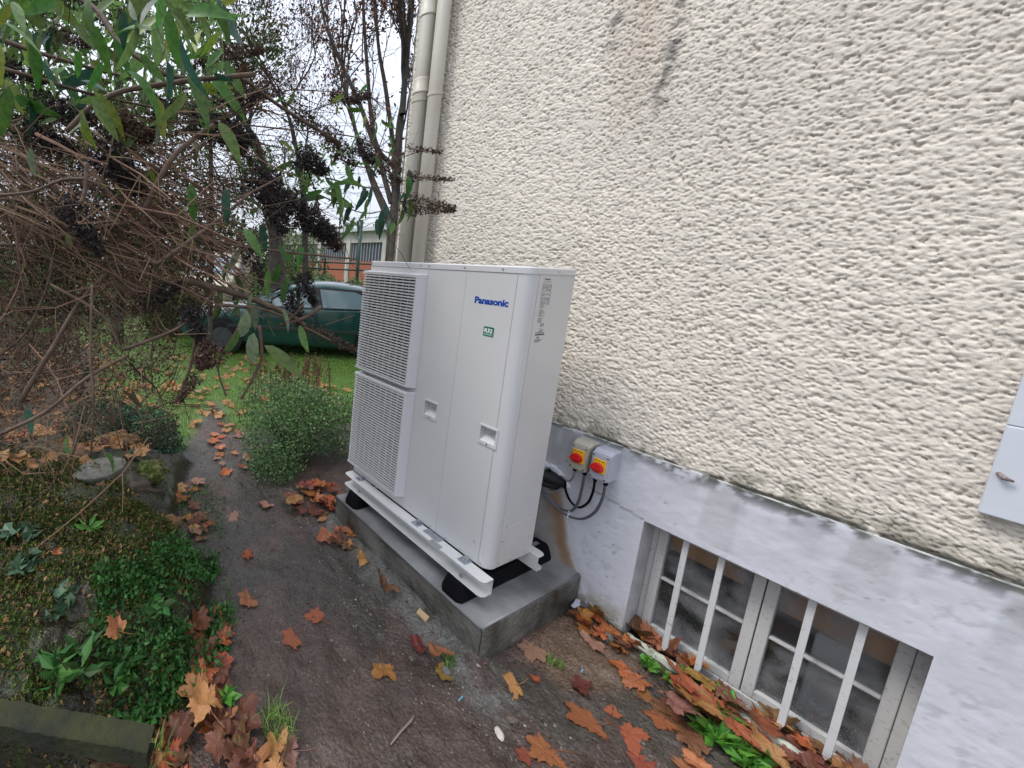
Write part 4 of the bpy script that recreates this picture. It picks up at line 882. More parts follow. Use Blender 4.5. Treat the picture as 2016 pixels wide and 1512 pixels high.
# mossy border slab bottom left
mb = MB()
P0, P1 = SL0, SL1
Mb_ = mat('mossy_border_shaded', (.032, .036, .012), .9, (.016, .018, .012), nscale=12, bump=1, bscale=50, coord='Pos', bdist=.008)  # moss colour taken near black, including the shade under the bush
t = np.linspace(0, 1, 70); prof = [(.07, -.068), (.002, -.066), (.0, -.060), (.0, -.004), (.004, .0), (.065, .004), (.07, -.05)]
V = []
for a in t:
    for o_, zz in prof:  # face, top and back of the slab
        bx0 = P0 + (P1 - P0) * a; d = (P1 - P0)[:2]; nn = np.array([-d[1], d[0]]) / np.linalg.norm(d)
        w = (fbm(a * 22, zz * 9, 71) - .5) * .007; V.append((bx0[0] + nn[0] * (o_ + w), bx0[1] + nn[1] * (o_ + w), bx0[2] + zz + w))
tagp(npmesh('border_slab', V, gridf(70, len(prof))[:, ::-1], Mb_, smooth=False), 'mossy concrete border slab holding the bank at the bottom left', 'border')
# odds and ends
def px3(px, py, z=0): 
    for _ in range(3): p = on_plane(px, py, 2, z); z = gh(p[0], p[1])
    return p[0], p[1], z
x, y, z = px3(832, 1216); MB().add([(x - .012, y - .028, z + .004), (x + .018, y - .020, z + .010), (x + .010, y + .030, z + .012), (x - .018, y + .022, z + .008), (x - .012, y - .028, z + .012), (x + .018, y - .020, z + .018), (x + .010, y + .030, z + .020), (x - .018, y + .022, z + .016)],
    [(0, 3, 2, 1), (4, 5, 6, 7), (0, 1, 5, 4), (1, 2, 6, 5), (2, 3, 7, 6), (3, 0, 4, 7)]).build('wood_chip', mat('fresh_wood', (.50, .36, .20), .7)); tagp(bpy.data.objects['wood_chip'], 'pale wood offcut lying beside the plinth', 'wood piece')
x, y, z = px3(795, 1441); mb = MB(); mb.tube([(x - .075, y - .012, z + .006), (x - .02, y + .0, z + .008), (x + .05, y + .012, z + .008), (x + .07, y + .02, z + .010)], [.0025, .0035, .0035, .002], 6); tagp(mb.build('stick', mat('grey_stick', (.24, .20, .17), .7), smooth=True), 'short grey stick on the near path', 'stick')
x, y, z = px3(983, 1447); rock('pebble_chip', x, y, z + .006, .022, .013, .007, 17, mat('white_chip', (.55, .50, .45), .6), 'white stone chip on the dirt in front of the plinth', 'stone', 1)
x, y, z = px3(1008, 1420); rock('pebble_chip', x, y, z + .006, .012, .02, .01, 19, M_brown, 'tan pebble above the white stone chip', 'stone', 1)
x, y, z = px3(1197, 1262); rock('pebble_chip', x, y, z + .012, .022, .026, .018, 20, mat('grey_stone', (.15, .15, .14), .7), 'grey stone between leaves at the wall foot', 'stone', 1)
x, y, z = px3(878, 1325); rock('pebble_chip', x, y, z + .008, .016, .016, .012, 23, mat('grey_stone', (.15, .15, .14), .7), 'round grey pebble beside the leaves at the plinth corner', 'stone', 1)
x, y, z = px3(1130, 1200); mb = MB(); mb.add([(x - .035, y - .012, z + .030), (x + .004, y - .018, z + .034), (x + .030, y - .006, z + .046), (x + .026, y + .010, z + .040), (x, y + .004, z + .036), (x - .030, y + .004, z + .028)], [(0, 1, 4, 5), (1, 2, 3, 4)]); mb.cur = 1
mb.add([(x - .036, y - .013, z + .016), (x + .004, y - .020, z + .020), (x + .004, y - .0182, z + .033), (x - .035, y - .0122, z + .029)], [(0, 1, 2, 3)])
tagp(mb.build('wrapper', [mat('foil_white', (.42, .44, .5), .3), mat('foil_blue', (.02, .04, .12), .3)]), 'crumpled white and dark blue wrapper behind the plinth end', 'litter')
x, y, z = px3(907, 1378); tagp(MB().tube([(x - .015, y, z + .004), (x + .012, y + .003, z + .005)], .003, 6).build('plastic_scrap', mat('blue_plastic', (.15, .35, .5), .4)), 'tiny blue plastic scrap near the plinth corner', 'litter')
x, y, z = px3(1145, 1328); tagp(MB().tube([(x - .008, y, z + .016), (x + .008, y + .002, z + .017)], .003, 6).build('plastic_scrap', mat('blue_plastic', (.15, .35, .5), .4)), 'tiny blue plastic scrap on the dark red leaf', 'litter')

# ------------------------------------------------------------ small plants and ground cover
def blades(name, n, fn, m, w, hgt, kind=None, lab=None, cat=None, parent=None, droop=.5):
    rs = np.random.RandomState(len(name) + n)
    P = fn(n, rs); n = len(P); a = rs.rand(n) * 6.283; L_ = hgt[0] + (hgt[1] - hgt[0]) * rs.rand(n); b = rs.rand(n) * 6.283; le = droop * rs.rand(n)
    d = np.stack([np.cos(a), np.sin(a), 0 * a], -1); s = np.stack([np.cos(b), np.sin(b), 0 * b], -1); up = np.array([0, 0, 1.])
    v0 = P - s * w / 2; v1 = P + s * w / 2; mid = P + up * (L_ * .6)[:, None] + d * (L_ * le * .3)[:, None]; tip = P + up * (L_ * (1 - le * .35))[:, None] + d * (L_ * le)[:, None]
    V = np.stack([v0, v1, mid + s * w * .38, mid - s * w * .38, tip + s * w * .05, tip - s * w * .05], 1).reshape(-1, 3); i = np.arange(n)[:, None] * 6
    F = np.concatenate([i + [0, 1, 2, 3], i + [3, 2, 4, 5]], 0)
    o = npmesh(name, V, F, m, parent, kind=kind); return tagp(o, lab, cat)
M_grass = mat('grass_blade', (.20, .34, .075), .5, rnd=.4, trans=.3)
def lawn_pts(n, rs):
    x = rs.uniform(-4.5, 3.2, n * 3); y = 2.3 + rs.rand(n * 3) ** 1.6 * 6.5
    pm = np.abs(x - path_c(y)) - path_w(y); n1_ = fbm(x * 2.3, y * 2.3, 21); n2_ = fbm(x * 7, y * 7, 25)
    ok = (pm + .3 * (n2_ - .5) > .03) & (y + .9 * (n1_ - .5) > 2.5) & (rs.rand(n * 3) < np.clip(pm * 2 + .4, .15, 1)) & (x > -1.75 + 1.2 * (n2_ - .5))
    x, y = x[ok][:n], y[ok][:n]; return np.stack([x, y, ground_parts(x, y)[2] - .004], -1)
blades('grass', 66000, lawn_pts, M_grass, .005, (.025, .065), 'stuff', 'bright green lawn grass around the far path', 'grass')
def tuft(px, py, n, r, h, lab, m=None, w=.004):
    x, y, z = px3(px, py)
    def f(n, rs): a = rs.rand(n) * 6.28; q = rs.rand(n) ** .6 * r; X = x + np.cos(a) * q; Y = y + np.sin(a) * q; return np.stack([X, Y, ground_parts(X, Y)[2]], -1)
    blades('grass_tuft', n, f, m or M_grass, w, h, None, lab, 'grass', droop=1.1)
tuft(548, 1440, 130, .06, (.04, .10), 'tuft of grass at the bottom of the path left of centre'); tuft(885, 1305, 50, .025, (.02, .05), 'tiny grass tuft at the plinth corner'); tuft(1093, 1308, 40, .03, (.02, .05), 'sparse pale grass tuft before the plinth end')
tuft(310, 1505, 30, .03, (.05, .12), 'single green blades at the bottom left edge', w=.008)
def leafcloud(P, Nrm, size, asp=.5, jit=.6, seed=1):
    """small pointed leaf faces (2 quads folded) at points P, sizes array"""
    rs = np.random.RandomState(seed); n = len(P); d = Nrm + jit * rs.randn(n, 3); d /= np.linalg.norm(d, axis=1)[:, None] + 1e-9
    q = rs.randn(n, 3); s = np.cross(d, q); s /= np.linalg.norm(s, axis=1)[:, None] + 1e-9; nr = np.cross(s, d)
    L_ = (size * (.6 + .8 * rs.rand(n)))[:, None]; w = L_ * asp * .5; fo = nr * w * .35
    V = np.stack([P, P + d * L_ * .45 + s * w + fo, P + d * L_, P + d * L_ * .45 - s * w + fo, P + d * L_ * .45], 1).reshape(-1, 3)
    i = np.arange(n)[:, None] * 5; F = np.concatenate([i + [0, 1, 2, 4], i + [0, 4, 2, 3]], 0)
    return V, F
def cover(name, n, fn, m, size, asp, kind, lab, cat, up=.8, jit=.8, parent=None, seed=3):
    rs = np.random.RandomState(seed); P = fn(n, rs); N = np.zeros_like(P); N[:, 2] = up
    V, F = leafcloud(P, N, np.full(len(P), size), asp, jit, seed); o = npmesh(name, V, F, m, parent, smooth=False, kind=kind); return tagp(o, lab, cat)
def bankpts(poly_px, zoff, thr=None, wall=0.2):
    poly = np.array([on_plane(a, b, 2, wall)[:2] for a, b in poly_px])
    def f(n, rs):
        lo, hi = poly.min(0), poly.max(0); X = rs.uniform(lo[0], hi[0], n * 4); Y = rs.uniform(lo[1], hi[1], n * 4)
        ok = polydist(X, Y, poly) > -.05 * rs.rand(n * 4)
        if thr is not None: ok &= fbm(X * 9, Y * 9, 81) + .3 * rs.rand(n * 4) > thr
        X, Y = X[ok][:n], Y[ok][:n]; return np.stack([X, Y, ground_parts(X, Y)[2] + zoff * rs.rand(len(X)) ** 1.5], -1)
    return f
M_mossl = mat('moss_leaf', (.055, .085, .012), .8, rnd=.7); M_weed = mat('weed_leaf', (.042, .13, .028), .5, rnd=.45, trans=.25); M_weed2 = mat('bright_weed', (.085, .24, .03), .45, rnd=.5, trans=.3)  # moss and weed greens darkened, the overhanging bush's shade put into the colour
cover('moss', 44000, bankpts([(-250, 900), (60, 905), (330, 1010), (400, 1150), (380, 1290), (340, 1420), (-250, 1400)], .012, .56), M_mossl, .015, .6, 'stuff', 'dark green moss clumps covering the bank', 'moss')
cover('leaf_litter', 9000, bankpts([(-250, 880), (100, 905), (330, 1010), (400, 1150), (380, 1290), (340, 1400), (-250, 1400)], .016, .5), mat('litter_bit', (.20, .12, .05),   .7, rnd=.6), .021, .5, 'stuff', 'small brown leaf fragments in the moss', 'leaf litter', jit=2, seed=5)
cover('ground_weeds', 5200, bankpts([(420, 1060), (452, 1180), (420, 1260), (330, 1350), (180, 1300), (180, 1220), (300, 1150), (340, 1080)], .06, .60, .12), M_weed, .022, .62, 'stuff', 'low green chickweed between bank and path', 'weeds', up=.4, jit=1, seed=6)
cover('ground_weeds', 900, bankpts([(430, 940), (360, 960), (350, 1080), (420, 1160), (440, 1100)], .05, .55, .05), M_weed, .018, .5, 'stuff', 'sparse low weeds at the far left path edge', 'weeds', up=.4, jit=1, seed=7)
def stalkplant(px, py, n, r, h, ls, m, lab, name='weed_plant', asp=.4, z0=0, seed=1):
    rnd = random.Random(seed); p = None; z = z0
    for _ in range(3): p = on_plane(px, py, 2, z); z = gh(p[0], p[1])
    x, y = p[0], p[1]
    t = thing(name, lab, 'plant', (x, y, z)); st = MB(); pts = []; nr = []
    for i in range(n):
        a = rnd.random() * 6.28; q = r * rnd.random() ** .5; hh = h * rnd.uniform(.5, 1); b = (x + math.cos(a) * q * .3, y + math.sin(a) * q * .3, z); tp = (x + math.cos(a) * q, y + math.sin(a) * q, z + hh)
        st.tube([b, ((b[0] + tp[0]) / 2, (b[1] + tp[1]) / 2, z + hh * .6), tp], .0014, 4)
        for k in range(6): f = k * 2.4; pts.append((tp[0], tp[1], tp[2] - rnd.random() * hh * .4)); nr.append((math.cos(f), math.sin(f), .35))
    st.build('stem', mat('green_stem', (.06, .12, .03), .6), t)
    V, F = leafcloud(np.array(pts), np.array(nr), np.full(len(pts), ls), asp, .25, seed)
    me_parts = npmesh('leaves', V, F, m, t, smooth=False)
    return t
stalkplant(135, 1330, 9, .06, .09, .075, M_weed, 'leafy weed with pointed leaves at the lower left border', seed=2, z0=.2)
stalkplant(175, 1055, 2, .01, .05, .06, M_weed2, 'bright green seedling with two long leaves on the mossy bank', seed=3, asp=.35, z0=.2)
stalkplant(300, 1225, 6, .06, .07, .05, M_weed, 'leafy green weed rising from the bank near the path', seed=4, asp=.5, z0=.15)
stalkplant(240, 1340, 7, .05, .06, .05, M_weed, 'dark leafed weed above the end of the border slab', seed=5, asp=.55, z0=.1)
stalkplant(440, 1372, 3, .04, .03, .045, M_weed2, 'pale green seedling on the dark leaves at the path edge', seed=6, asp=.5)
stalkplant(285, 1425, 9, .07, .05, .045, M_weed, 'green weed drooping over the right end of the border slab', seed=8, asp=.5, z0=.2)
stalkplant(205, 1400, 7, .07, .05, .04, M_weed, 'dark weed growing behind the middle of the border slab', seed=9, asp=.55, z0=.2)
stalkplant(60, 1110, 5, .07, .03, .05, mat('ivy_leaf', (.07, .13, .075), .4, rnd=.3), 'ivy trailing on the left side of the mossy bank', 'ivy', asp=.9, seed=7, z0=.2)
stalkplant(40, 1060, 4, .06, .03, .05, MATS['ivy_leaf'], 'upper patch of ivy at the left frame edge', 'ivy', asp=.9, seed=17, z0=.2)
stalkplant(110, 1200, 5, .07, .03, .045, MATS['ivy_leaf'], 'lower patch of ivy on the mossy bank', 'ivy', asp=.9, seed=18, z0=.2)
for i, (px, py, n, ls, lab) in enumerate([(1275, 1310, 10, .022, 'small leaved weed at the upper end of the kerb strip'), (1355, 1345, 4, .05, 'two oval leaves sprouting through the kerb strip'), (1405, 1400, 4, .07, 'long leaved weed right of the large orange leaf'),
      (1400, 1455, 7, .055, 'bright green plantain beside the lower kerb strip'), (1450, 1480, 14, .035, 'clump of round leaved bright weeds at the bottom right'), (1475, 1505, 10, .04, 'lowest clump of bright weeds at the picture edge'), (1300, 1335, 7, .022, 'tiny weeds between leaves left of the kerb')]):
    stalkplant(px, py, n, .03, .035, ls, M_weed2, lab, asp=.45 if ls > .04 else .75, seed=30 + i)

def blobpts(blobs, n, rs, shell=.5):
    out = []; tot = sum(b[6] for b in blobs)
    for (cx, cy, cz, rx, ry, rz_, w) in blobs:
        k = int(n * w / tot); u = rs.randn(k, 3); u /= np.linalg.norm(u, axis=1)[:, None]; r = (shell + (1 - shell) * rs.rand(k)) ** .6 * (.8 + .35 * fbm(u[:, 0] * 3 + cx + 9, u[:, 1] * 3 + u[:, 2] * 2 + 9, 91))
        out.append(np.stack([cx + u[:, 0] * r * rx, cy + u[:, 1] * r * ry, cz + u[:, 2] * r * rz_], -1))
    P = np.concatenate(out); N = P * 0; N[:, 2] = .3; return P
def shrub(name, lab, base, blobs, n, ls, m, stems=14, asp=.55, extra=None, seed=1, cat='shrub', shell=.35, jit=1):
    t = thing(name, lab, cat, base); rs = np.random.RandomState(seed); P = blobpts(blobs, n, rs, shell)
    P = P[P[:, 2] > ground_parts(P[:, 0], P[:, 1])[2] - .02]
    c = np.array([b[:3] for b in blobs]).mean(0); N = P - c; N /= np.linalg.norm(N, axis=1)[:, None] + .2; N[:, 2] += .3
    V, F = leafcloud(P, N, np.full(len(P), ls), asp, jit, seed); npmesh('foliage', V, F, m, t, smooth=False)
    mb = MB(); rnd = random.Random(seed)
    for i in range(stems):
        e = P[rnd.randrange(len(P))]; b = Vector(base) + Vector((rnd.uniform(-.1, .1), rnd.uniform(-.1, .1), 0)); e = Vector(e); md = (b + e) / 2 + Vector((rnd.uniform(-.05, .05), rnd.uniform(-.05, .05), .08)); sc_ = (e - b).length
        mb.tube([b, md, e], [.006 * (1 + sc_), .004 * (1 + sc_), .0015], 5)
    mb.build('stems', mat('shrub_stem', (.10, .075, .05), .8), t)
    return t
M_box = mat('shrub_leaf', (.11, .20, .075), .34, rnd=.75, trans=.2); M_blue = mat('bluish_leaf', (.03, .085, .045), .5, rnd=.4)
t = shrub('green_shrub', 'low bushy green shrub between the path and the heat pump', (-.55, 1.85, -.02), [(-.78, 1.75, .20, .30, .32, .30, 3), (-.45, 1.85, .30, .36, .36, .32, 4), (-.15, 1.75, .25, .34, .33, .30, 3), (-.55, 2.15, .33, .45, .35, .28, 3), (-.85, 1.60, .08, .22, .20, .16, 1)], 19000, .020, M_box, 60, .6, seed=21)
mb = MB()
for i in range(80):   # dead brown seed spikes on top
    x, y = R_.uniform(-.72, .15), R_.uniform(2.1, 2.6); z0 = .52; h = R_.uniform(.14, .30); dx, dy = R_.gauss(0, .03), R_.gauss(0, .03)
    mb.tube([(x, y, .25), (x + dx * .6, y + dy * .6, z0), (x + dx, y + dy, z0 + h * .55)], .0022, 4)
    for k in range(22): tt = R_.random(); c = (x + dx * tt, y + dy * tt, z0 - .03 + h * .65 * tt); r = .014; a = [(c[0] + R_.uniform(-r, r), c[1] + R_.uniform(-r, r), c[2] + R_.uniform(-r, r)) for _ in range(3)]; mb.add(a, [(0, 1, 2)])
mb.build('dead_spikes', mat('dead_brown', (.12, .065, .04), .8, rnd=.4), t)
shrub('grey_green_shrub', 'rounded bluish green shrub left of the narrow path', (-1.85, 2.35, 0), [(-1.75, 2.3, .16, .34, .3, .24, 3), (-2.05, 2.45, .20, .35, .3, .27, 3), (-1.62, 2.15, .10, .2, .2, .18, 1)], 15000, .022, M_blue, 40, .5, seed=22)

# ------------------------------------------------------------ big dry butterfly bush on the left
bush = thing('butterfly_bush', 'large tangled butterfly bush with dry stems and dark dead flower heads at the left', 'bush', (-2.75, 1.6, 0))
M_stem = mat('bush_stem', (.07, .045, .032), .75, (.13, .09, .062), nscale=30, bump=.4, bscale=80, coord='Pos')
M_twA = mat('twig_brown', (.075, .045, .028), .8, rnd=.5); M_twB = mat('twig_straw', (.19, .12, .075), .8, rnd=.45); M_twD = mat('twig_dark', (.03, .022, .018), .85, rnd=.4)
def pxpoly(pts): return [tuple(at(a, b, d)) for a, b, d in pts]
main = [ # (pixel x, y, depth) control points, radius base->tip (m)
    ([(-60, -40, 1.3), (160, 0, 1.25), (240, 90, 1.2), (330, 150, 1.2)], .008, .006),
    ([(330, 150, 1.2), (400, 155, 1.2), (502, 146, 1.25)], .006, .007),
    ([(130, 260, 1.1), (180, 210, 1.1), (240, 180, 1.1), (330, 165, 1.15), (400, 155, 1.2)], .0065, .007),
    ([(-40, 60, 1.3), (30, 88, 1.3), (130, 120, 1.35), (260, 155, 1.5)], .009, .004),
    ([(-60, 120, 1.2), (60, 150, 1.25), (200, 190, 1.4), (420, 235, 1.6)], .007, .003),
    ([(480, 155, 1.5), (560, 215, 1.6), (670, 282, 1.7)], .006, .007),
    ([(380, 235, 1.4), (520, 250, 1.5), (700, 270, 1.7), (760, 300, 1.9)], .003, .002),
    ([(280, 420, 1.2), (340, 310, 1.2), (420, 245, 1.25)], .009, .006),
    ([(310, 430, 1.25), (400, 410, 1.25), (470, 390, 1.3), (560, 345, 1.4)], .006, .003),
    ([(310, 520, 1.15), (420, 440, 1.2), (500, 375, 1.25)], .007, .004),
    ([(100, 470, 1.3), (260, 440, 1.3), (400, 470, 1.3), (510, 490, 1.35), (700, 510, 1.5)], .008, .003),
    ([(360, 550, 1.3), (470, 580, 1.35), (560, 615, 1.35), (600, 640, 1.4)], .011, .007),
    ([(430, 600, 1.25), (520, 610, 1.3), (590, 640, 1.4), (650, 670, 1.45)], .005, .004),
    ([(550, 640, 1.35), (600, 625, 1.38), (633, 603, 1.38)], .006, .0065),
    ([(560, 635, 1.35), (580, 620, 1.33), (598, 600, 1.3)], .005, .004),
    ([(510, 640, 1.3), (515, 700, 1.3), (500, 740, 1.3), (475, 785, 1.3)], .006, .004),
    ([(500, 600, 1.3), (460, 660, 1.25), (430, 720, 1.25), (445, 780, 1.25)], .004, .003),
    ([(385, 660, 1.2), (375, 720, 1.2), (352, 785, 1.2)], .004, .005),
    ([(240, 690, 1.2), (360, 640, 1.2), (425, 570, 1.25)], .005, .003),
    ([(170, 320, 1.0), (168, 370, 1.0), (160, 400, 1.0)], .005, .004),
    ([(-20, 385, 1.0), (60, 378, 1.0), (120, 355, 1.0), (170, 352, 1.0)], .003, .004),
    ([(182, 560, 1.1), (178, 700, 1.1), (185, 800, 1.1), (178, 900, 1.15)], .004, .003),
    ([(0, 855, 1.05), (90, 810, 1.05), (170, 745, 1.1), (250, 700, 1.15)], .005, .004),
    ([(40, 790, 1.2), (100, 690, 1.2), (160, 590, 1.25), (230, 520, 1.3)], .008, .005),
    ([(100, 560, 1.2), (200, 620, 1.2), (240, 690, 1.2)], .005, .003),
    ([(200, 480, 1.2), (220, 530, 1.2), (260, 570, 1.2), (290, 575, 1.2)], .003, .002),
    ([(-20, 480, 1.3), (100, 500, 1.3), (60, 640, 1.3), (0, 700, 1.4)], .005, .003),
    ([(140, 900, 1.2), (150, 850, 1.2), (140, 820, 1.2)], .006, .006),
    ([(650, 305, 1.9), (720, 330, 2.0), (790, 310, 2.1), (850, 290, 2.15)], .003, .0015),
    ([(640, 350, 1.9), (740, 370, 2.0), (820, 350, 2.1), (885, 352, 2.15)], .003, .0015),
    ([(620, 380, 1.9), (720, 420, 2.0), (800, 400, 2.1), (895, 410, 2.15)], .0035, .0015),
    ([(640, 640, 1.45), (700, 620, 1.5)], .002, .001),
]
for pts, r0, r1 in main:
    P = spl(pxpoly(pts), 6); k = len(P); r0 *= 1.12; r1 *= 1.12; MB().tube(P, [r0 + (r1 - r0) * i / (k - 1) + R_.uniform(-.0006, .0006) for i in range(k)], 7).build('stem', M_stem, bush, smooth=True)
def crosspx(px, py, depth, n, ang, sa, l0, l1, r0, r1, dj, mb, curv=.3):
    for i in range(n):
        a = px[0] + R_.random() * (px[1] - px[0]); b = py[0] + R_.random() * (py[1] - py[0]); d = R_.uniform(*depth)
        th = math.radians(R_.gauss(ang, sa)); p = Vector(at(a, b, d)); dv = Vector(MR @ np.array([math.cos(th), R_.gauss(0, dj), -math.sin(th)])).normalized(); L_ = R_.uniform(l0, l1)
        q = dv.orthogonal().normalized(); w = dv.cross(q); c1, c2 = R_.uniform(-curv, curv) * L_, R_.uniform(-curv, curv) * L_; r = R_.uniform(r0, r1) * 1.35
        k2 = R_.uniform(-.5, 1) * .5
        r *= R_.choice([.7, 1, 1, 1.6]); PT = [p, p + dv * L_ * .33 + q * c1 * .8, p + dv * L_ * .66 + q * c1 + w * c2, p + dv * L_ + q * c1 * k2 + w * c2 * 1.4]
        mb.tube(PT, [r, r * .9, r * .7, r * .35], 4, False)
        for k in range(R_.choice([0, 1, 2, 3])):
            b0 = PT[R_.choice([1, 2])]; sd = (dv * R_.uniform(.2, 1) + q * R_.gauss(0, .8) + w * R_.gauss(0, .8) + Vector((0, 0, R_.uniform(-.6, .3)))).normalized() * L_ * R_.uniform(.15, .45)
            mb.tube([b0, b0 + sd * .5 + q * c1 * .15, b0 + sd], [r * .6, r * .45, r * .25], 3, False)
S = {'A': MB(), 'B': MB(), 'D': MB()}
crosspx((-150, 420), (180, 520), (1.25, 2.3), 430, 24, 30, .2, .6, .0008, .0026, .5, S['A'])
crosspx((-150, 380), (200, 480), (1.2, 2.0), 260, 26, 24, .2, .6, .0008, .0022, .5, S['B'])
crosspx((180, 420), (370, 560), (1.2, 1.7), 150, 32, 10, .12, .26, .001, .0028, .3, S['B'], .08)
crosspx((-150, 260), (240, 420), (1.15, 1.6), 190, 30, 9, .2, .5, .001, .0026, .3, S['B'], .08)
crosspx((-150, 340), (420, 820), (1.3, 2.6), 560, -40, 60, .12, .4, .0007, .002, .5, S['A'])
crosspx((-150, 300), (420, 880), (1.2, 2.0), 200, 70, 40, .12, .4, .0007, .0018, .5, S['B'])
crosspx((-150, 700), (0, 420), (1.4, 2.4), 260, 20, 50, .15, .45, .0006, .0016, .5, S['D'])
crosspx((300, 560), (420, 620), (1.3, 1.9), 35, 15, 40, .1, .35, .0006, .0016, .4, S['A'])
crosspx((400, 760), (180, 460), (1.6, 2.3), 130, 20, 50, .1, .3, .0005, .0012, .4, S['D'])
crosspx((-100, 120), (820, 900), (1.1, 1.6), 60, -20, 60, .1, .35, .0007, .0018, .4, S['B'])
S['A'].build('brown_twigs', M_twA, bush, kind='stuff'); S['B'].build('straw_twigs', M_twB, bush, kind='stuff'); S['D'].build('dark_twigs', M_twD, bush, kind='stuff')
def bits(name, n, x, y, dep, size, m, asp=.5, seed=1, cond=None):
    rs = np.random.RandomState(seed); P = np.array([at(rs.uniform(*x), rs.uniform(*y), rs.uniform(*dep)) for _ in range(n)])
    g = fbm(P[:, 0] * 5 + 20, P[:, 2] * 5 + P[:, 1] * 3, 95) + .25 * rs.rand(n); P = P[g > .58]
    V, F = leafcloud(P, rs.randn(len(P), 3) * .4 - np.array([0, 0, .4]), np.full(len(P), size), asp, 1, seed); npmesh(name, V, F, m, bush, smooth=False, kind='stuff')
M_bit = mat('dry_bits', (.042, .027, .018), .85, rnd=.7); M_bitg = mat('small_bush_leaf', (.12, .22, .06), .5, rnd=.5, trans=.4)
bits('dry_leaf_bits', 44000, (-200, 420), (190, 620), (1.5, 2.6), .020, M_bit, .4, 1)
bits('dry_leaf_bits', 22000, (-200, 350), (540, 880), (1.7, 3.0), .018, M_bit, .4, 2)
bits('straw_bits', 9000, (-200, 340), (480, 860), (1.5, 2.6), .026, M_twB, .12, 12)
bits('dry_leaf_bits', 5500, (380, 660), (200, 480), (1.6, 2.3), .014, M_bit, .35, 3)
bits('small_leaves', 5200, (-150, 450), (-60, 260), (1.6, 2.8), .06, M_bitg, .34, 4)
bits('small_leaves', 1600, (-150, 420), (250, 600), (1.5, 2.2), .05, M_bitg, .34, 5)
bits('small_leaves', 1100, (450, 700), (280, 420), (1.7, 2.2), .035, M_bitg, .34, 6)
M_pan = mat('dead_flower', (.028, .022, .022), .9, rnd=.6); M_panb = mat('dead_flower_brown', (.075, .045, .032), .9, rnd=.5)
def panicle(a, b, d0, d1, r, n, m=None):
    r *= 1.45; n = int(n * 1.7)
    A, B = Vector(at(*a, d0)), Vector(at(*b, d1)); ax = (B - A); L_ = ax.length; ax.normalize(); q = ax.orthogonal().normalized(); w = ax.cross(q)
    mb = MB(); mb.tube([A, (A + B) / 2 + Vector((0, 0, -.01)), B], [.0025, .002, .001], 4)
    for i in range(n):
        t = R_.random(); an = R_.random() * 6.28; rr = r * (1 - .7 * t) * R_.random() ** .5; c = A + ax * L_ * t + (q * math.cos(an) + w * math.sin(an)) * rr
        s = R_.uniform(.002, .0055); v = [c + Vector((R_.gauss(0, 1), R_.gauss(0, 1), R_.gauss(0, 1))) * s for _ in range(4)]
        mb.add(v, [(0, 1, 2), (0, 2, 3)])
    mb.build('flower_head', m or M_pan, bush)
for a, b, d0, d1, r, n, *m in [
    ((60, 200), (190, 240), 1.3, 1.3, .04, 700), ((200, 240), (300, 270), 1.3, 1.25, .045, 900, M_panb), ((200, 290), (280, 380), 1.2, 1.2, .05, 1200), ((130, 400), (200, 500), 1.15, 1.1, .035, 700), ((40, 250), (150, 300), 1.35, 1.3, .04, 700),
    ((370, 240), (500, 275), 1.45, 1.45, .05, 900), ((440, 250), (480, 300), 1.4, 1.4, .05, 900), ((480, 90), (380, 130), 1.7, 1.7, .03, 400, M_panb), ((430, 100), (520, 100), 1.8, 1.9, .03, 500, M_panb), ((420, 200), (560, 180), 1.6, 1.8, .03, 450),
    ((560, 200), (670, 290), 1.7, 1.8, .035, 600, M_panb), ((480, 340), (600, 420), 1.6, 1.5, .06, 1400), ((560, 400), (660, 470), 1.5, 1.5, .055, 1300), ((520, 350), (560, 460), 1.5, 1.4, .05, 1000), ((600, 420), (670, 490), 1.6, 1.6, .05, 900, M_panb),
    ((590, 300), (640, 340), 1.6, 1.7, .045, 800), ((650, 190), (710, 200), 2.0, 2.0, .03, 400, M_panb), ((690, 190), (730, 190), 2.1, 2.1, .03, 350, M_panb), ((700, 280), (740, 320), 2.0, 2.0, .04, 500), ((570, 570), (590, 640), 1.4, 1.4, .035, 500), ((590, 540), (620, 600), 1.45, 1.5, .03, 350),
    ((370, 600), (400, 680), 1.2, 1.2, .03, 450), ((420, 690), (390, 720), 1.15, 1.2, .035, 600, M_panb), ((385, 740), (350, 790), 1.2, 1.2, .02, 200, M_panb), ((280, 600), (360, 560), 1.3, 1.3, .03, 350),
    ((800, 290), (870, 300), 2.1, 2.15, .018, 150, M_panb), ((800, 345), (895, 355), 2.1, 2.15, .02, 220, M_panb), ((790, 400), (895, 412), 2.1, 2.15, .05, 900, M_panb), ((600, 640), (700, 690), 1.45, 1.5, .025, 260, M_panb), ((640, 260), (700, 330), 1.9, 1.9, .05, 600, M_panb),
    ((740, 320), (790, 360), 2.0, 2.05, .03, 260, M_panb), ((480, 480), (520, 560), 1.4, 1.4, .03, 300), ((330, 200), (300, 260), 1.3, 1.3, .03, 350), ((0, 130), (90, 160), 1.3, 1.3, .03, 350), ((100, 60), (180, 90), 1.6, 1.6, .03, 300, M_panb)]:
    panicle(a, b, d0, d1, r, n, *(m or []))
GL = [mat('bush_leaf_' + k, c, .42, col2=tuple(v * .55 for v in c), nscale=7, rnd=0, objrnd=True, trans=.35, bump=.3, bscale=60) for k, c in dict(green=(.075, .20, .035), dark=(.03, .11, .065), yellow=(.20, .27, .03), pale=(.14, .24, .07), silver=(.24, .31, .19), brown=(.15, .11, .06)).items()]
LV = {}
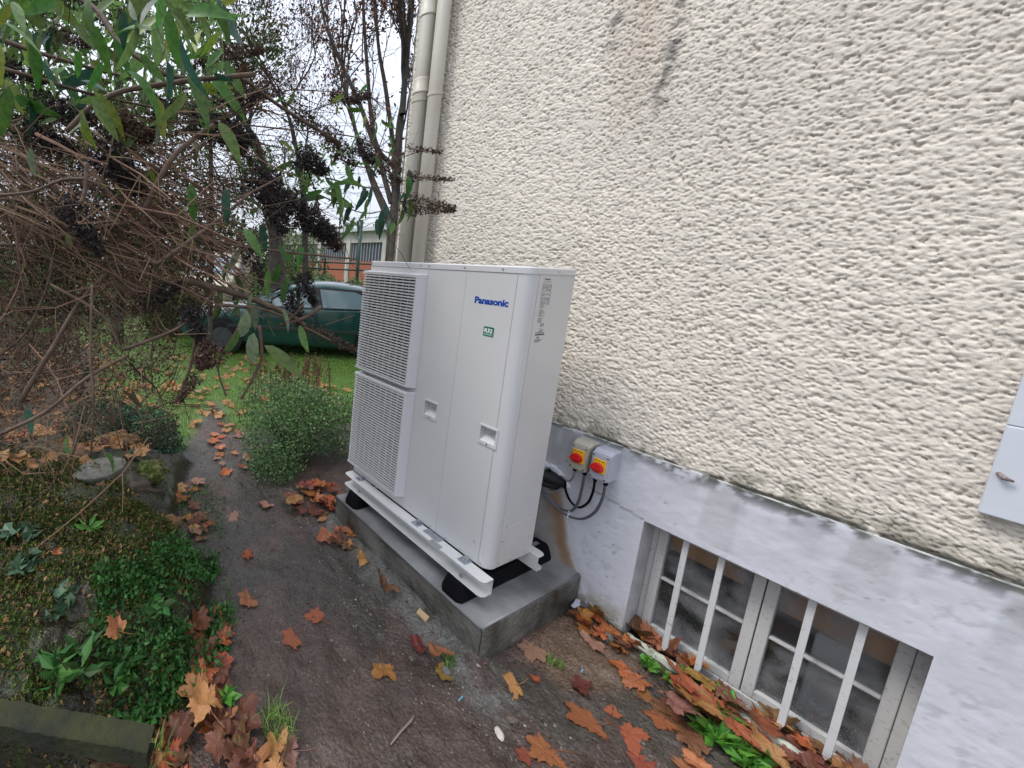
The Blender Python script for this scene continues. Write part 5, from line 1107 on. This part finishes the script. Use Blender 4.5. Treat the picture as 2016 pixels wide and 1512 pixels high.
def lance_mesh(mi, v):
    if (mi, v) in LV: return LV[(mi, v)]
    r = random.Random(v * 13 + mi); n = 8; vs = []; dr = r.uniform(.05, .45); tw = r.uniform(-.5, .5); fo = r.uniform(.12, .5)
    for i in range(n + 1):
        t = i / n; w = .125 * math.sin(math.pi * t ** .75) ** .8 * (1 if t < 1 else 0) + .002; z = -dr * t * t; sw = .1 * math.sin(t * 3) * tw
        j = 1 + .08 * (i % 2); vs += [(sw - w * j, t, z + w * fo), (sw, t, z), (sw + w * j, t, z + w * fo * (1 + tw * .6))]
    fs = [(3 * i + k, 3 * i + k + 1, 3 * i + k + 4, 3 * i + k + 3) for i in range(n) for k in (0, 1)]
    me = bpy.data.meshes.new('leaf'); me.from_pydata(vs, [], fs); me.materials.append(GL[mi]); me.polygons.foreach_set('use_smooth', [True] * len(fs)); LV[(mi, v)] = me; return me
def bleaf(px, py, depth, lpx, ang, mi, dj=.35, par=None):
    o = bpy.data.objects.new('leaf', lance_mesh(mi, R_.randrange(6))); COL.objects.link(o); th = math.radians(ang)
    d = Vector(MR @ np.array([math.cos(th), R_.gauss(0, dj), -math.sin(th)])).normalized(); L_ = lpx / FPX * depth
    toc = Vector(-ray(px, py)).normalized(); up = (toc + Vector((R_.gauss(0, .5), R_.gauss(0, .5), R_.gauss(.5, .5)))).normalized(); s = d.cross(up).normalized(); nz = s.cross(d)
    M_ = Matrix((s, d, nz)).transposed(); o.rotation_mode = 'QUATERNION'; o.rotation_quaternion = M_.to_quaternion(); o.scale = (L_, L_, L_); P = Vector(at(px, py, depth)); o.parent = bush; o.location = P - bush.location
for a in [(355, 70, .95, 130, 70, 1), (365, 30, .95, 100, 10, 0), (330, 20, .95, 100, 80, 0), (420, 10, 1.0, 70, 60, 0), (330, 120, 1.05, 75, 80, 1), (300, 60, 1.0, 110, 200, 0), (270, 40, 1.0, 110, 100, 3), (245, 20, 1.05, 70, 95, 1), (260, 190, 1.1, 10, 90, 2), (160, 215, 1.05, 75, 85, 2),
          (130, 200, 1.05, 80, 30, 4), (180, 190, 1.05, 90, 60, 3), (60, 290, 1.0, 55, 95, 4), (0, 90, 1.0, 70, 80, 2), (20, 10, 1.0, 60, 100, 2), (270, 40, 1.0, 60, 240, 4), (430, 240, 1.2, 90, 60, 3), (550, 275, 1.3, 45, 35, 2), (310, 240, 1.15, 45, 85, 4), (290, 330, 1.2, 60, 60, 2), (375, 360, 1.2, 80, 88, 0), (445, 370, 1.2, 70, 85, 1),
          (485, 610, 1.15, 100, 95, 4), (500, 655, 1.12, 110, 100, 4), (495, 600, 1.2, 60, 80, 4), (470, 650, 1.15, 75, 110, 3), (480, 450, 1.2, 70, 60, 0), (515, 440, 1.25, 60, 80, 1), (520, 680, 1.2, 110, 35, 3), (555, 610, 1.3, 60, 60, 4), (530, 620, 1.25, 60, 90, 3), (590, 640, 1.35, 60, 70, 3), (380, 440, 1.2, 60, 100, 3), (530, 530, 1.25, 60, 95, 0), (560, 500, 1.3, 45, 40, 0), (600, 520, 1.35, 50, 60, 1)]:
    bleaf(*a)
def spray(n, x, y, d, l, mi, a=(0, 360)):
    for i in range(n): bleaf(R_.uniform(*x), R_.uniform(*y), R_.uniform(*d), R_.uniform(*l), R_.uniform(*a), R_.choice(mi))
spray(92, (-10, 440), (-20, 210), (1.0, 1.7), (50, 105), [0, 0, 1, 2, 3, 3], (20, 160)); spray(26, (-20, 420), (120, 300), (1.15, 1.7), (30, 65), [0, 2, 3, 3, 5], (20, 160))
spray(20, (0, 420), (250, 480), (1.2, 1.6), (30, 60), [0, 2, 3, 5], (40, 140)); spray(32, (560, 690), (320, 400), (1.6, 2.0), (25, 55), [0, 0, 3], (-20, 180)); spray(28, (690, 830), (330, 440), (1.9, 2.2), (22, 48), [1, 0, 1], (50, 130))
spray(16, (640, 790), (200, 330), (1.9, 2.3), (20, 40), [0, 3, 5], (30, 150)); spray(18, (400, 620), (480, 600), (1.3, 1.6), (30, 60), [0, 3, 4], (60, 120)); spray(10, (0, 300), (560, 900), (1.2, 1.8), (30, 60), [0, 1, 5], (40, 320)); spray(10, (560, 740), (150, 240), (1.8, 2.2), (18, 36), [0, 2], (30, 150))

# dry thicket behind the bush
tk = thing('bramble_thicket', 'dense brown thicket of brambles behind the butterfly bush', 'thicket', (-4, 3.4, -.1))
rs = np.random.RandomState(77)
bl = [(-3.5, 2.6, .55, .8, .8, .8, 3), (-4.2, 3.6, .9, 1.0, 1.0, 1.1, 3), (-3.1, 4.4, .55, .9, .8, .7, 2), (-3.5, 1.4, .5, .5, .7, .7, 2), (-2.2, 5.8, .3, 1.0, .7, .5, 1.5), (-5, 5, 1.2, 1.2, 1.2, 1.4, 2)]
P = blobpts(bl, 18000, rs, .2); N = rs.randn(len(P), 3) * .2
V, F = leafcloud(P, N, np.full(len(P), .035), .5, 1, 7); npmesh('dead_leaves', V, F, mat('bramble_brown', (.13, .075, .04), .8, rnd=.7), tk, smooth=False)
P = blobpts(bl, 7000, rs, .3); V, F = leafcloud(P, P * 0 + .1, np.full(len(P), .05), .6, 1, 8); npmesh('leaves', V, F, mat('bramble_green', (.06, .11, .03), .6, rnd=.5), tk, smooth=False)
mb = MB()
for i in range(420):
    b = bl[R_.randrange(len(bl))]; p = Vector((b[0] + R_.gauss(0, b[3] * .5), b[1] + R_.gauss(0, b[4] * .5), R_.uniform(-.1, b[2] + .3))); d = Vector((R_.gauss(0, 1), R_.gauss(0, 1), R_.uniform(-.2, 1.2))).normalized() * R_.uniform(.3, .9)
    mb.tube([p, p + d * .5 + Vector((0, 0, .06)), p + d], [.004, .003, .0015], 4, False)
mb.build('canes', M_twA, tk, kind='stuff')

# ------------------------------------------------------------ car
def make_car(name, label, loc, rz, paint, scale=(1, 1, 1), L_=4.5):
    t = thing(name, label, 'car', (0, 0, 0))
    # stations: x, z_bottom, z_belt, z_top(hood/deck), halfwidth
    st = [(0, .42, .55, .56, .55), (.04, .30, .62, .64, .72), (.16, .22, .68, .70, .80), (.5, .20, .74, .79, .84), (.9, .20, .80, .86, .86), (1.25, .20, .86, .93, .87), (1.6, .20, .90, .93, .875), (2.4, .20, .92, .92, .88), (3.2, .20, .94, .94, .88), (3.8, .22, .96, .97, .86), (4.2, .26, .97, 1.0, .82), (4.42, .32, .92, .97, .76), (4.5, .45, .80, .84, .62)]
    V = []; k = 13
    for (x, zb, zl, zt, w) in st:
        h = [(w * .90, zb), (w * .975, zb + .05), (w, zb + (zl - zb) * .35), (w, zb + (zl - zb) * .6), (w * .985, zl - .05), (w * .95, zl), (w * .82, zt - .006)]
        row = [(x, -a, z) for a, z in h[:-1]] + [(x, -h[-1][0], h[-1][1]), (x, 0, zt + .02), (x, h[-1][0], h[-1][1])] + [(x, a, z) for a, z in h[:-1][::-1]]
        V += row
    m = len(row); F = [(i * m + j, (i + 1) * m + j, (i + 1) * m + j + 1, i * m + j + 1) for i in range(len(st) - 1) for j in range(m - 1)]
    mb = MB(); mb.add(V, F); mb.add([v for v in V[:m]], [tuple(range(m))]); mb.add([v for v in V[-m:]], [tuple(range(m))[::-1]])
    mb.add([(0.3, -.7, .2), (4.3, -.7, .22), (4.3, .7, .22), (.3, .7, .2)], [(0, 1, 2, 3)])
    body = mb.build('body', paint, t, smooth=True); e = body.modifiers.new('s', 'SUBSURF'); e.levels = 1; e.render_levels = 2
    g = [(1.22, .90, .80), (1.65, 1.16, .72), (2.0, 1.33, .66), (2.4, 1.40, .63), (2.9, 1.405, .62), (3.4, 1.33, .60), (3.85, 1.17, .60), (4.18, 1.00, .62)]
    V = []
    for (x, z, w) in g:
        bw = .84 - .0 * x; zb = .88; f = (z - zb) / .52; ws = bw + (w - bw) * f
        V += [(x, -bw, zb), (x, -(ws * .4 + bw * .6) - .01, zb + (z - zb) * .45), (x, -ws - .005, zb + (z - zb) * .88), (x, -ws * .85, z - .004), (x, 0, z + .012), (x, ws * .85, z - .004), (x, ws + .005, zb + (z - zb) * .88), (x, (ws * .4 + bw * .6) + .01, zb + (z - zb) * .45), (x, bw, zb)]
    F = [(i * 9 + j, (i + 1) * 9 + j, (i + 1) * 9 + j + 1, i * 9 + j + 1) for i in range(len(g) - 1) for j in range(8)]
    mb = MB(); mb.add(V, F); ro = mb.build('roof', paint, t, smooth=True); e = ro.modifiers.new('s', 'SUBSURF'); e.levels = 1; e.render_levels = 2
    glass = mat('car_glass', (.17, .25, .28), .08, spec=1, coat=1); trim = mat('car_trim', (.015, .016, .02), .4)  # pale blue base colour of the glass imitates the reflected sky
    def sidep(pts, nm, m_, off):      # panels on both sides following the tumblehome
        for sg in (-1, 1):
            mb = MB(); vs = []
            for (x, z) in pts:
                zr = np.interp(x, [a[0] for a in g], [a[1] for a in g]); w = np.interp(x, [a[0] for a in g], [a[2] for a in g]); f = (zr - .88) / .52; ws = .84 + (w - .84) * f
                u = min(max((z - .88) / max((zr - .88) * .88, .01), 0), 1); yy = .84 + (ws - .84) * u
                vs.append((x, sg * (yy + off + .012 * math.sin(u * 3.14)), z))
            mb.add(vs, [tuple(range(len(vs)))]); mb.build(nm, m_, t)
    sidep([(1.45, .915), (2.50, .93), (2.42, 1.305), (2.05, 1.25), (1.75, 1.12)], 'window_trim', trim, .020); sidep([(2.50, .93), (3.75, .95), (3.62, 1.14), (3.2, 1.29), (2.42, 1.305)], 'window_trim', trim, .019)
    sidep([(1.56, .935), (2.40, .945), (2.33, 1.275), (2.07, 1.225), (1.80, 1.10)], 'window', glass, .026); sidep([(2.58, .95), (3.38, .96), (3.30, 1.17), (3.12, 1.25), (2.52, 1.275)], 'window', glass, .026)
    mb = MB(); mb.add([(1.27, -.66, .935), (1.27, .66, .935), (1.97, .52, 1.345), (1.97, -.52, 1.345)], [(0, 1, 2, 3)]); mb.build('windscreen', glass, t)
    for sg in (-1, 1):
        s0, s1 = sorted((sg * .86, sg * .897)); MB().box(.95, 3.55, s0, s1, .50, .56).build('side_moulding', mat('moulding', (.03, .045, .045), .5), t, bevel=.006)
        for x in (1.52, 2.47, 3.42): MB().box(x, x + .006, s0 - (0 if sg > 0 else -.006), s1 - (.006 if sg > 0 else 0), .30, .90).build('door_gap', trim, t)
        for x in (2.28, 3.22): MB().box(x, x + .16, min(sg * .87, sg * .905), max(sg * .87, sg * .905), .80, .835).build('door_handle', trim, t, bevel=.008)
        MB().box(1.55, 1.72, min(sg * .86, sg * 1.02), max(sg * .86, sg * 1.02), .95, 1.06).build('wing_mirror', paint, t, bevel=.03)
        for x in (.85, 3.50):
            yy = sg * .80; w = MB().cyl((x, yy, .30), (0, sg, 0), .37, .082, 28).build('wheel_arch', trim, t)
            w = MB().cyl((x, yy - sg * .02, .30), (0, sg, 0), .30, .115, 32).build('tyre', mat('tyre', (.012, .012, .013), .8), t, bevel=.015)
            MB().cyl((x, yy + sg * .085, .30), (0, sg, 0), .19, .015, 20).build('hubcap', mat('hubcap', (.07, .075, .08), .5), w)
        MB().box(.05, .30, min(sg * .50, sg * .79), max(sg * .50, sg * .79), .56, .68).build('headlight', mat('lamp_glass', (.16, .18, .2), .1, spec=.6), t, bevel=.02)
    MB().box(-.03, .25, -.74, .74, .30, .48).build('bumper', mat('bumper_dark', (.015, .035, .035), .5), t, bevel=.04)
    t.location = loc; t.rotation_euler = (0, 0, rz); t.scale = scale; return t
M_car = mat('green_car_paint', (.004, .058, .052), .2, spec=.5, coat=.7)
a = on_plane(345, 668, 2, -.04); b = on_plane(700, 692, 2, -.04); dv = b - a; ang = math.atan2(dv[1], dv[0]); nv = np.array([-math.sin(ang), math.cos(ang)]) * .86
make_car('parked_car', 'dark green parked hatchback seen from its left side beyond the lawn', (a[0] + nv[0], a[1] + nv[1], -.235), ang, M_car, (1.12, 1, 1.05))
# pale van further back
M_van = mat('van_paint', (.42, .37, .29), .5); vloc = at(395, 540, 12.5); va = math.atan2(ray(400, 540)[1], ray(400, 540)[0]) - .35
vt = thing('van', 'pale cream van with sloping windscreen behind the bush', 'van', (0, 0, 0))
prof = [(0, .35), (0, .95), (.35, 1.12), (1.0, 1.25), (1.75, 1.95), (2.1, 2.05), (4.6, 2.05), (4.7, 1.9), (4.7, .35)]
MB().prism(prof, 1, -.9, .9).build('body', M_van, vt, bevel=.06)
mb = MB(); mb.add([(1.04, -.78, 1.31), (1.04, .78, 1.31), (1.70, .70, 1.93), (1.70, -.70, 1.93)], [(0, 1, 2, 3)]); mb.build('windscreen', mat('van_glass', (.25, .33, .4), .1, spec=.8), vt)
for sg in (-1, 1):
    mb = MB(); mb.add([(1.35, sg * .905, 1.3), (2.3, sg * .905, 1.3), (2.3, sg * .905, 1.85), (1.85, sg * .905, 1.85)], [(0, 1, 2, 3)]); mb.build('side_window', mat('van_glass', (.25, .33, .4)), vt)
    for x in (.85, 3.7): MB().cyl((x, sg * .80, .33), (0, sg, 0), .33, .12, 24).build('wheel', mat('tyre', (0, 0, 0)), vt)
vt.location = (vloc[0], vloc[1], -.25); vt.rotation_euler = (0, 0, va)

# ------------------------------------------------------------ hedge, fence, far building, trees
c0 = at(650, 560, 11.0); c1 = at(760, 560, 11.0); hv = np.array([c1[0] - c0[0], c1[1] - c0[1]]); hv /= np.linalg.norm(hv); hn = np.array([-hv[1], hv[0]])
def hpt(s, n_, z): return (c0[0] + hv[0] * s + hn[0] * n_, c0[1] + hv[1] * s + hn[1] * n_, z)
shrub('hedge', 'clipped green hedge behind the roof of the green car', hpt(.5, 0, -.24), [(*hpt(-.9 + i * .8, 0, .55 + .05 * (i % 2)), .65, .55, .74, 1) for i in range(9)], 26000, .06, M_box, 40, .6, seed=41, cat='hedge')
fm_ = mat('green_metal', (.02, .055, .045), .5); ft = thing('metal_fence', 'dark green metal fence behind the hedge', 'fence', hpt(0, 1.0, -.24))
for s in np.arange(-2, 9, 2.0): x, y, z = hpt(s, 1.0, 0); MB().tube([(x, y, -.24), (x, y, 1.75)], .03, 6).build('post', fm_, ft)
for z in (1.62, 1.42): MB().tube([hpt(-2, 1.0, z), hpt(8, 1.0, z)], .025, 6).build('rail', fm_, ft)
x, y, z = hpt(.95, .8, 0); tagp(MB().tube([(x, y, -.24), (x, y, 2.9)], .05, 8).build('metal_post', fm_, smooth=True), 'tall dark green metal post in front of the brick building', 'post')
bt = thing('brick_building', 'flat roofed brick and concrete building far behind the fence', 'building', tuple(at(700, 520, 24)))
B0 = at(655, 500, 24); B1 = at(760, 510, 20); bd_ = (B1 - B0)[:2]; bd_ /= np.linalg.norm(bd_); bn = np.array([-bd_[1], bd_[0]])
def bp(s, n_, z): return (B0[0] + bd_[0] * s + bn[0] * n_, B0[1] + bd_[1] * s + bn[1] * n_, z)
def bbox(mb, s0, s1, n0, n1, z0, z1):
    v = [bp(s, n_, z) for z in (z0, z1) for (s, n_) in ((s0, n0), (s1, n0), (s1, n1), (s0, n1))]; mb.add(v, [(0, 3, 2, 1), (4, 5, 6, 7), (0, 1, 5, 4), (1, 2, 6, 5), (2, 3, 7, 6), (3, 0, 4, 7)])
M_brick = bpy.data.materials.new('brick_wall'); M_brick.use_nodes = True; q_ = M_brick.node_tree; bk = q_.nodes.new('ShaderNodeTexBrick'); bk.inputs['Scale'].default_value = 8; bk.inputs['Color1'].default_value = (.36, .10, .05, 1); bk.inputs['Color2'].default_value = (.26, .075, .04, 1); bk.inputs['Mortar'].default_value = (.3, .24, .2, 1); bk.inputs['Mortar Size'].default_value = .01
tcx = q_.nodes.new('ShaderNodeTexCoord'); mpp = q_.nodes.new('ShaderNodeMapping'); mpp.inputs['Rotation'].default_value = (math.radians(90), 0, 0); q_.links.new(tcx.outputs['Object'], mpp.inputs[0]); q_.links.new(mpp.outputs[0], bk.inputs[0]); q_.links.new(bk.outputs[0], q_.nodes['Principled BSDF'].inputs[0])
M_bc = mat('building_concrete', (.45, .43, .40), .8, (.35, .34, .32), nscale=2)
h0 = -.24
mb = MB(); bbox(mb, -8, 14, 0, 8, h0, 1.72); mb.build('brick_wall', M_brick, bt)
mb = MB(); bbox(mb, -8, 14, -.02, 8, 2.75, 3.35); mb.build('upper_wall', M_bc, bt); mb = MB(); bbox(mb, -8.2, 14.2, -.3, 8.2, 3.35, 3.55); mb.build('roof', mat('roof_grey', (.5, .51, .53), .7), bt)
for i in range(8):
    s = -7.4 + i * 2.9; mb = MB(); bbox(mb, s, s + .35, -.05, .3, h0, 3.0); mb.build('column', M_bc, bt)
    mb = MB(); bbox(mb, s + .35, s + 2.9, .12, .2, 1.72, 2.75); w_ = mb.build('window', mat('far_glass', (.08, .09, .11), .3), bt)
    mb = MB(); [bbox(mb, s + .5 + k * .23, s + .54 + k * .23, .05, .12, 1.72, 2.75) for k in range(11)]; mb.build('window_bars', mat('far_bars', (.30, .31, .34), .6), w_)
p0 = at(640, 432, 13); p1 = at(820, 425, 13); tagp(MB().tube([p0 - (p1 - p0) * 2, p0, p1, p1 + (p1 - p0)], .008, 4).build('overhead_wire', mat('wire', (.03, .03, .03), .6)), 'thin overhead wire above the brick building', 'wire')

def tree(label, base, trunk, seed, lvl, spread, leafm, nleaf, lsize, up=.5, len0=2.0, split=3, r0=.1, blk=None, decay=.68, kinds='tree', thin=1.0):
    rnd = random.Random(seed); t = thing('tree', label, 'tree', tuple(base)); tr_ = MB(); tw = MB(); tips = []
    bark = blk or mat('tree_bark', (.085, .075, .06), .85, (.045, .038, .034), nscale=12, bump=.6, bscale=20)
    def grow(p, d, L_, r, l, m_):
        n = 4; pts = [p]; c = d.copy()
        for i in range(n):
            c = (c + Vector((rnd.gauss(0, .13), rnd.gauss(0, .13), rnd.gauss(0, .08) + up * .08))).normalized(); pts.append(pts[-1] + c * L_ / n)
        m_.tube(pts, [r * (1 - .35 * i / n) for i in range(n + 1)], 6 if l > 2 else 4, False)
        if l <= 2: tips.extend(pts[1:])
        if l == 0: return
        for k in range(split if l > 1 else split + 1):
            f = pts[-1] if k == 0 else pts[rnd.randint(1, n)]; a = Vector((rnd.gauss(0, 1), rnd.gauss(0, 1), rnd.gauss(0, .6))); nd = (c + a.normalized() * spread * rnd.uniform(.5, 1.2) + Vector((0, 0, up * .25))).normalized()
            grow(f, nd, L_ * decay * rnd.uniform(.75, 1.15), r * (.62 if k else .65) * thin, l - 1, tw if l <= 2 else tr_)
    for (pts, ra, rb) in trunk:
        P = spl(pts, 5); tr_.tube(P, [ra + (rb - ra) * i / (len(P) - 1) for i in range(len(P))], 10, False)
        d = (P[-1] - P[-2]).normalized(); grow(P[-1], d, len0, rb, lvl, tr_)
        for k in range(2): grow(P[int(len(P) * (.45 + .25 * k))], (d + Vector((rnd.gauss(0, .5), rnd.gauss(0, .5), .3))).normalized(), len0 * .7, rb * .45, max(lvl - 1, 1), tr_)
    tr_.build('trunk', bark, t, smooth=True); tw.build('twigs', bark, t, kind='stuff')
    if nleaf:
        rs = np.random.RandomState(seed); T = np.array([tuple(v) for v in tips]); idx = rs.randint(0, len(T), nleaf); P = T[idx] + rs.randn(nleaf, 3) * lsize * 1.2
        V, F = leafcloud(P, rs.randn(nleaf, 3) * .3 - np.array([0, 0, .3]), np.full(nleaf, lsize), .5, 1, seed); npmesh('foliage', V, F, leafm, t, smooth=False)
    return t
M_rust = mat('rusty_leaf', (.17, .070, .042), .8, rnd=.5); M_farg = mat('far_green_leaf', (.09, .14, .04), .6, rnd=.5, trans=.2)
A = lambda x, y, d: tuple(at(x, y, d))
def g0(x, y, d): p = at(x, y, d); return (p[0], p[1], -.3)
tree('multi stemmed tree with rusty leaf remnants rising behind the heat pump', g0(770, 500, 6.2), [
    ([g0(775, 500, 6.2), A(772, 470, 6.2), A(778, 400, 6.2), A(786, 260, 6.2), A(792, 210, 6.2)]  , .10, .045),
    ([A(778, 330, 6.2), A(740, 290, 6.2), A(710, 210, 6.3), A(670, 120, 6.4), A(640, 50, 6.5)], .042, .022),
    ([A(770, 400, 6.2), A(735, 260, 6.3), A(722, 120, 6.3), A(715, 10, 6.3)], .042, .022),
    ([A(780, 330, 6.2), A(760, 180, 6.2), A(745, 90, 6.2), A(735, -40, 6.2)], .038, .02)], 5, 5, .55, M_rust, 5200, .055, up=.8, len0=1.1, split=3, r0=.1)
tree('tall forked tree with bare pale stems close to the house corner', g0(792, 500, 5.2), [([g0(768, 520, 5.0), A(775, 500, 5.0), A(768, 440, 5.0), A(735, 360, 5.1), A(715, 300, 5.2)], .075, .03), ([A(792, 225, 6.1), A(800, 120, 6.1), A(812, 0, 6.1), A(815, -80, 6.1)], .05, .03)], 9, 3, .5, M_rust, 600, .06, up=1, len0=1.2)
tree('bare leaning tree with fine reddish twigs in the middle of the sky', g0(640, 500, 9), [([g0(612, 520, 9), A(600, 440, 9), A(590, 330, 9), A(575, 250, 9)], .08, .04)], 13, 6, .75, M_rust, 4200, .06, up=.3, len0=1.9, decay=.72)
tree('broad trunked tree behind the green car', g0(545, 560, 9.6), [([g0(545, 560, 9.6), A(545, 520, 9.6), A(540, 440, 9.6), A(535, 380, 9.6)], .24, .11)], 17, 5, .95, M_rust, 5000, .07, up=.1, len0=1.3, decay=.74)
tree('green leaved tree high behind the butterfly bush', g0(230, 500, 8), [([g0(232, 600, 8), A(235, 300, 8), A(232, 120, 8), A(228, 0, 8)], .12, .07)], 23, 5, 1.1, M_farg, 16000, .10, up=-.1, len0=2.0, decay=.74)
tree('thin green tree at the upper left of the garden', g0(40, 500, 8), [([g0(30, 600, 8), A(50, 300, 8), A(60, 150, 8), A(80, 60, 8)], .07, .04)], 29, 5, 1.1, M_farg, 13000, .10, up=-.2, len0=2.0, decay=.74)
tree('slender tree with drooping greenish twigs at the top of the view', g0(420, 500, 7), [([g0(418, 560, 7), A(415, 300, 7), A(400, 120, 7), A(400, -60, 7)], .045, .03)], 31, 4, 1.0, M_farg, 5000, .09, up=-.4, len0=1.5, decay=.72)
# far garden shrubs, left to right
for i, (px, d, w, h, m, lab) in enumerate([(60, 10, 2.2, 1.6, M_farg, 'yellow green garden shrub far behind the bush'), (250, 12, 2.4, 1.5, mat('rusty_shrub', (.20, .11, .05), .8, rnd=.5), 'rust brown garden shrub far behind the bush'), (350, 9.5, 1.0, .9, M_farg, 'small green shrub left of the car bonnet'),
        (-150, 9, 2.5, 2.0, M_farg, 'tall green shrub beyond the left frame edge'), (420, 16, 3, 1.8, M_box, 'dark green shrub mass behind the van'), (560, 15, 3, 1.5, M_farg, 'pale green bushes behind the car roof'), (575, 12.5, 1.6, 2.7, M_farg, 'tall loose shrub hiding the left end of the brick building')]):
    p = at(px, 520, d); shrub('garden_shrub', lab, (p[0], p[1], -.3), [(p[0] + j * w * .4, p[1] + .2 * j, h * .45 - .2, w * .5, w * .5, h * .6, 1) for j in (-1, 0, 1)], 6000, .09, m, 25, .55, seed=50 + i)
# distant tree belt closing the view
rs = np.random.RandomState(99); bl = []
for i in range(46):
    a = -1.9 + i * .062 ; r = 40 + 8 * rs.rand(); bl.append((math.sin(a) * r, math.cos(a) * r, 1.5 + rs.rand() * 1.5, 3.2, 3.2, 3.0 + 2.0 * rs.rand(), 1))
P = blobpts(bl, 24000, rs, .5); V, F = leafcloud(P, P * 0 + .1, np.full(len(P), .6), .7, 1, 9)
tagp(npmesh('distant_trees', V, F, mat('distant_leaf', (.08, .10, .05), .9, rnd=.4), smooth=False, kind='stuff'), 'far off belt of trees closing the horizon', 'trees')
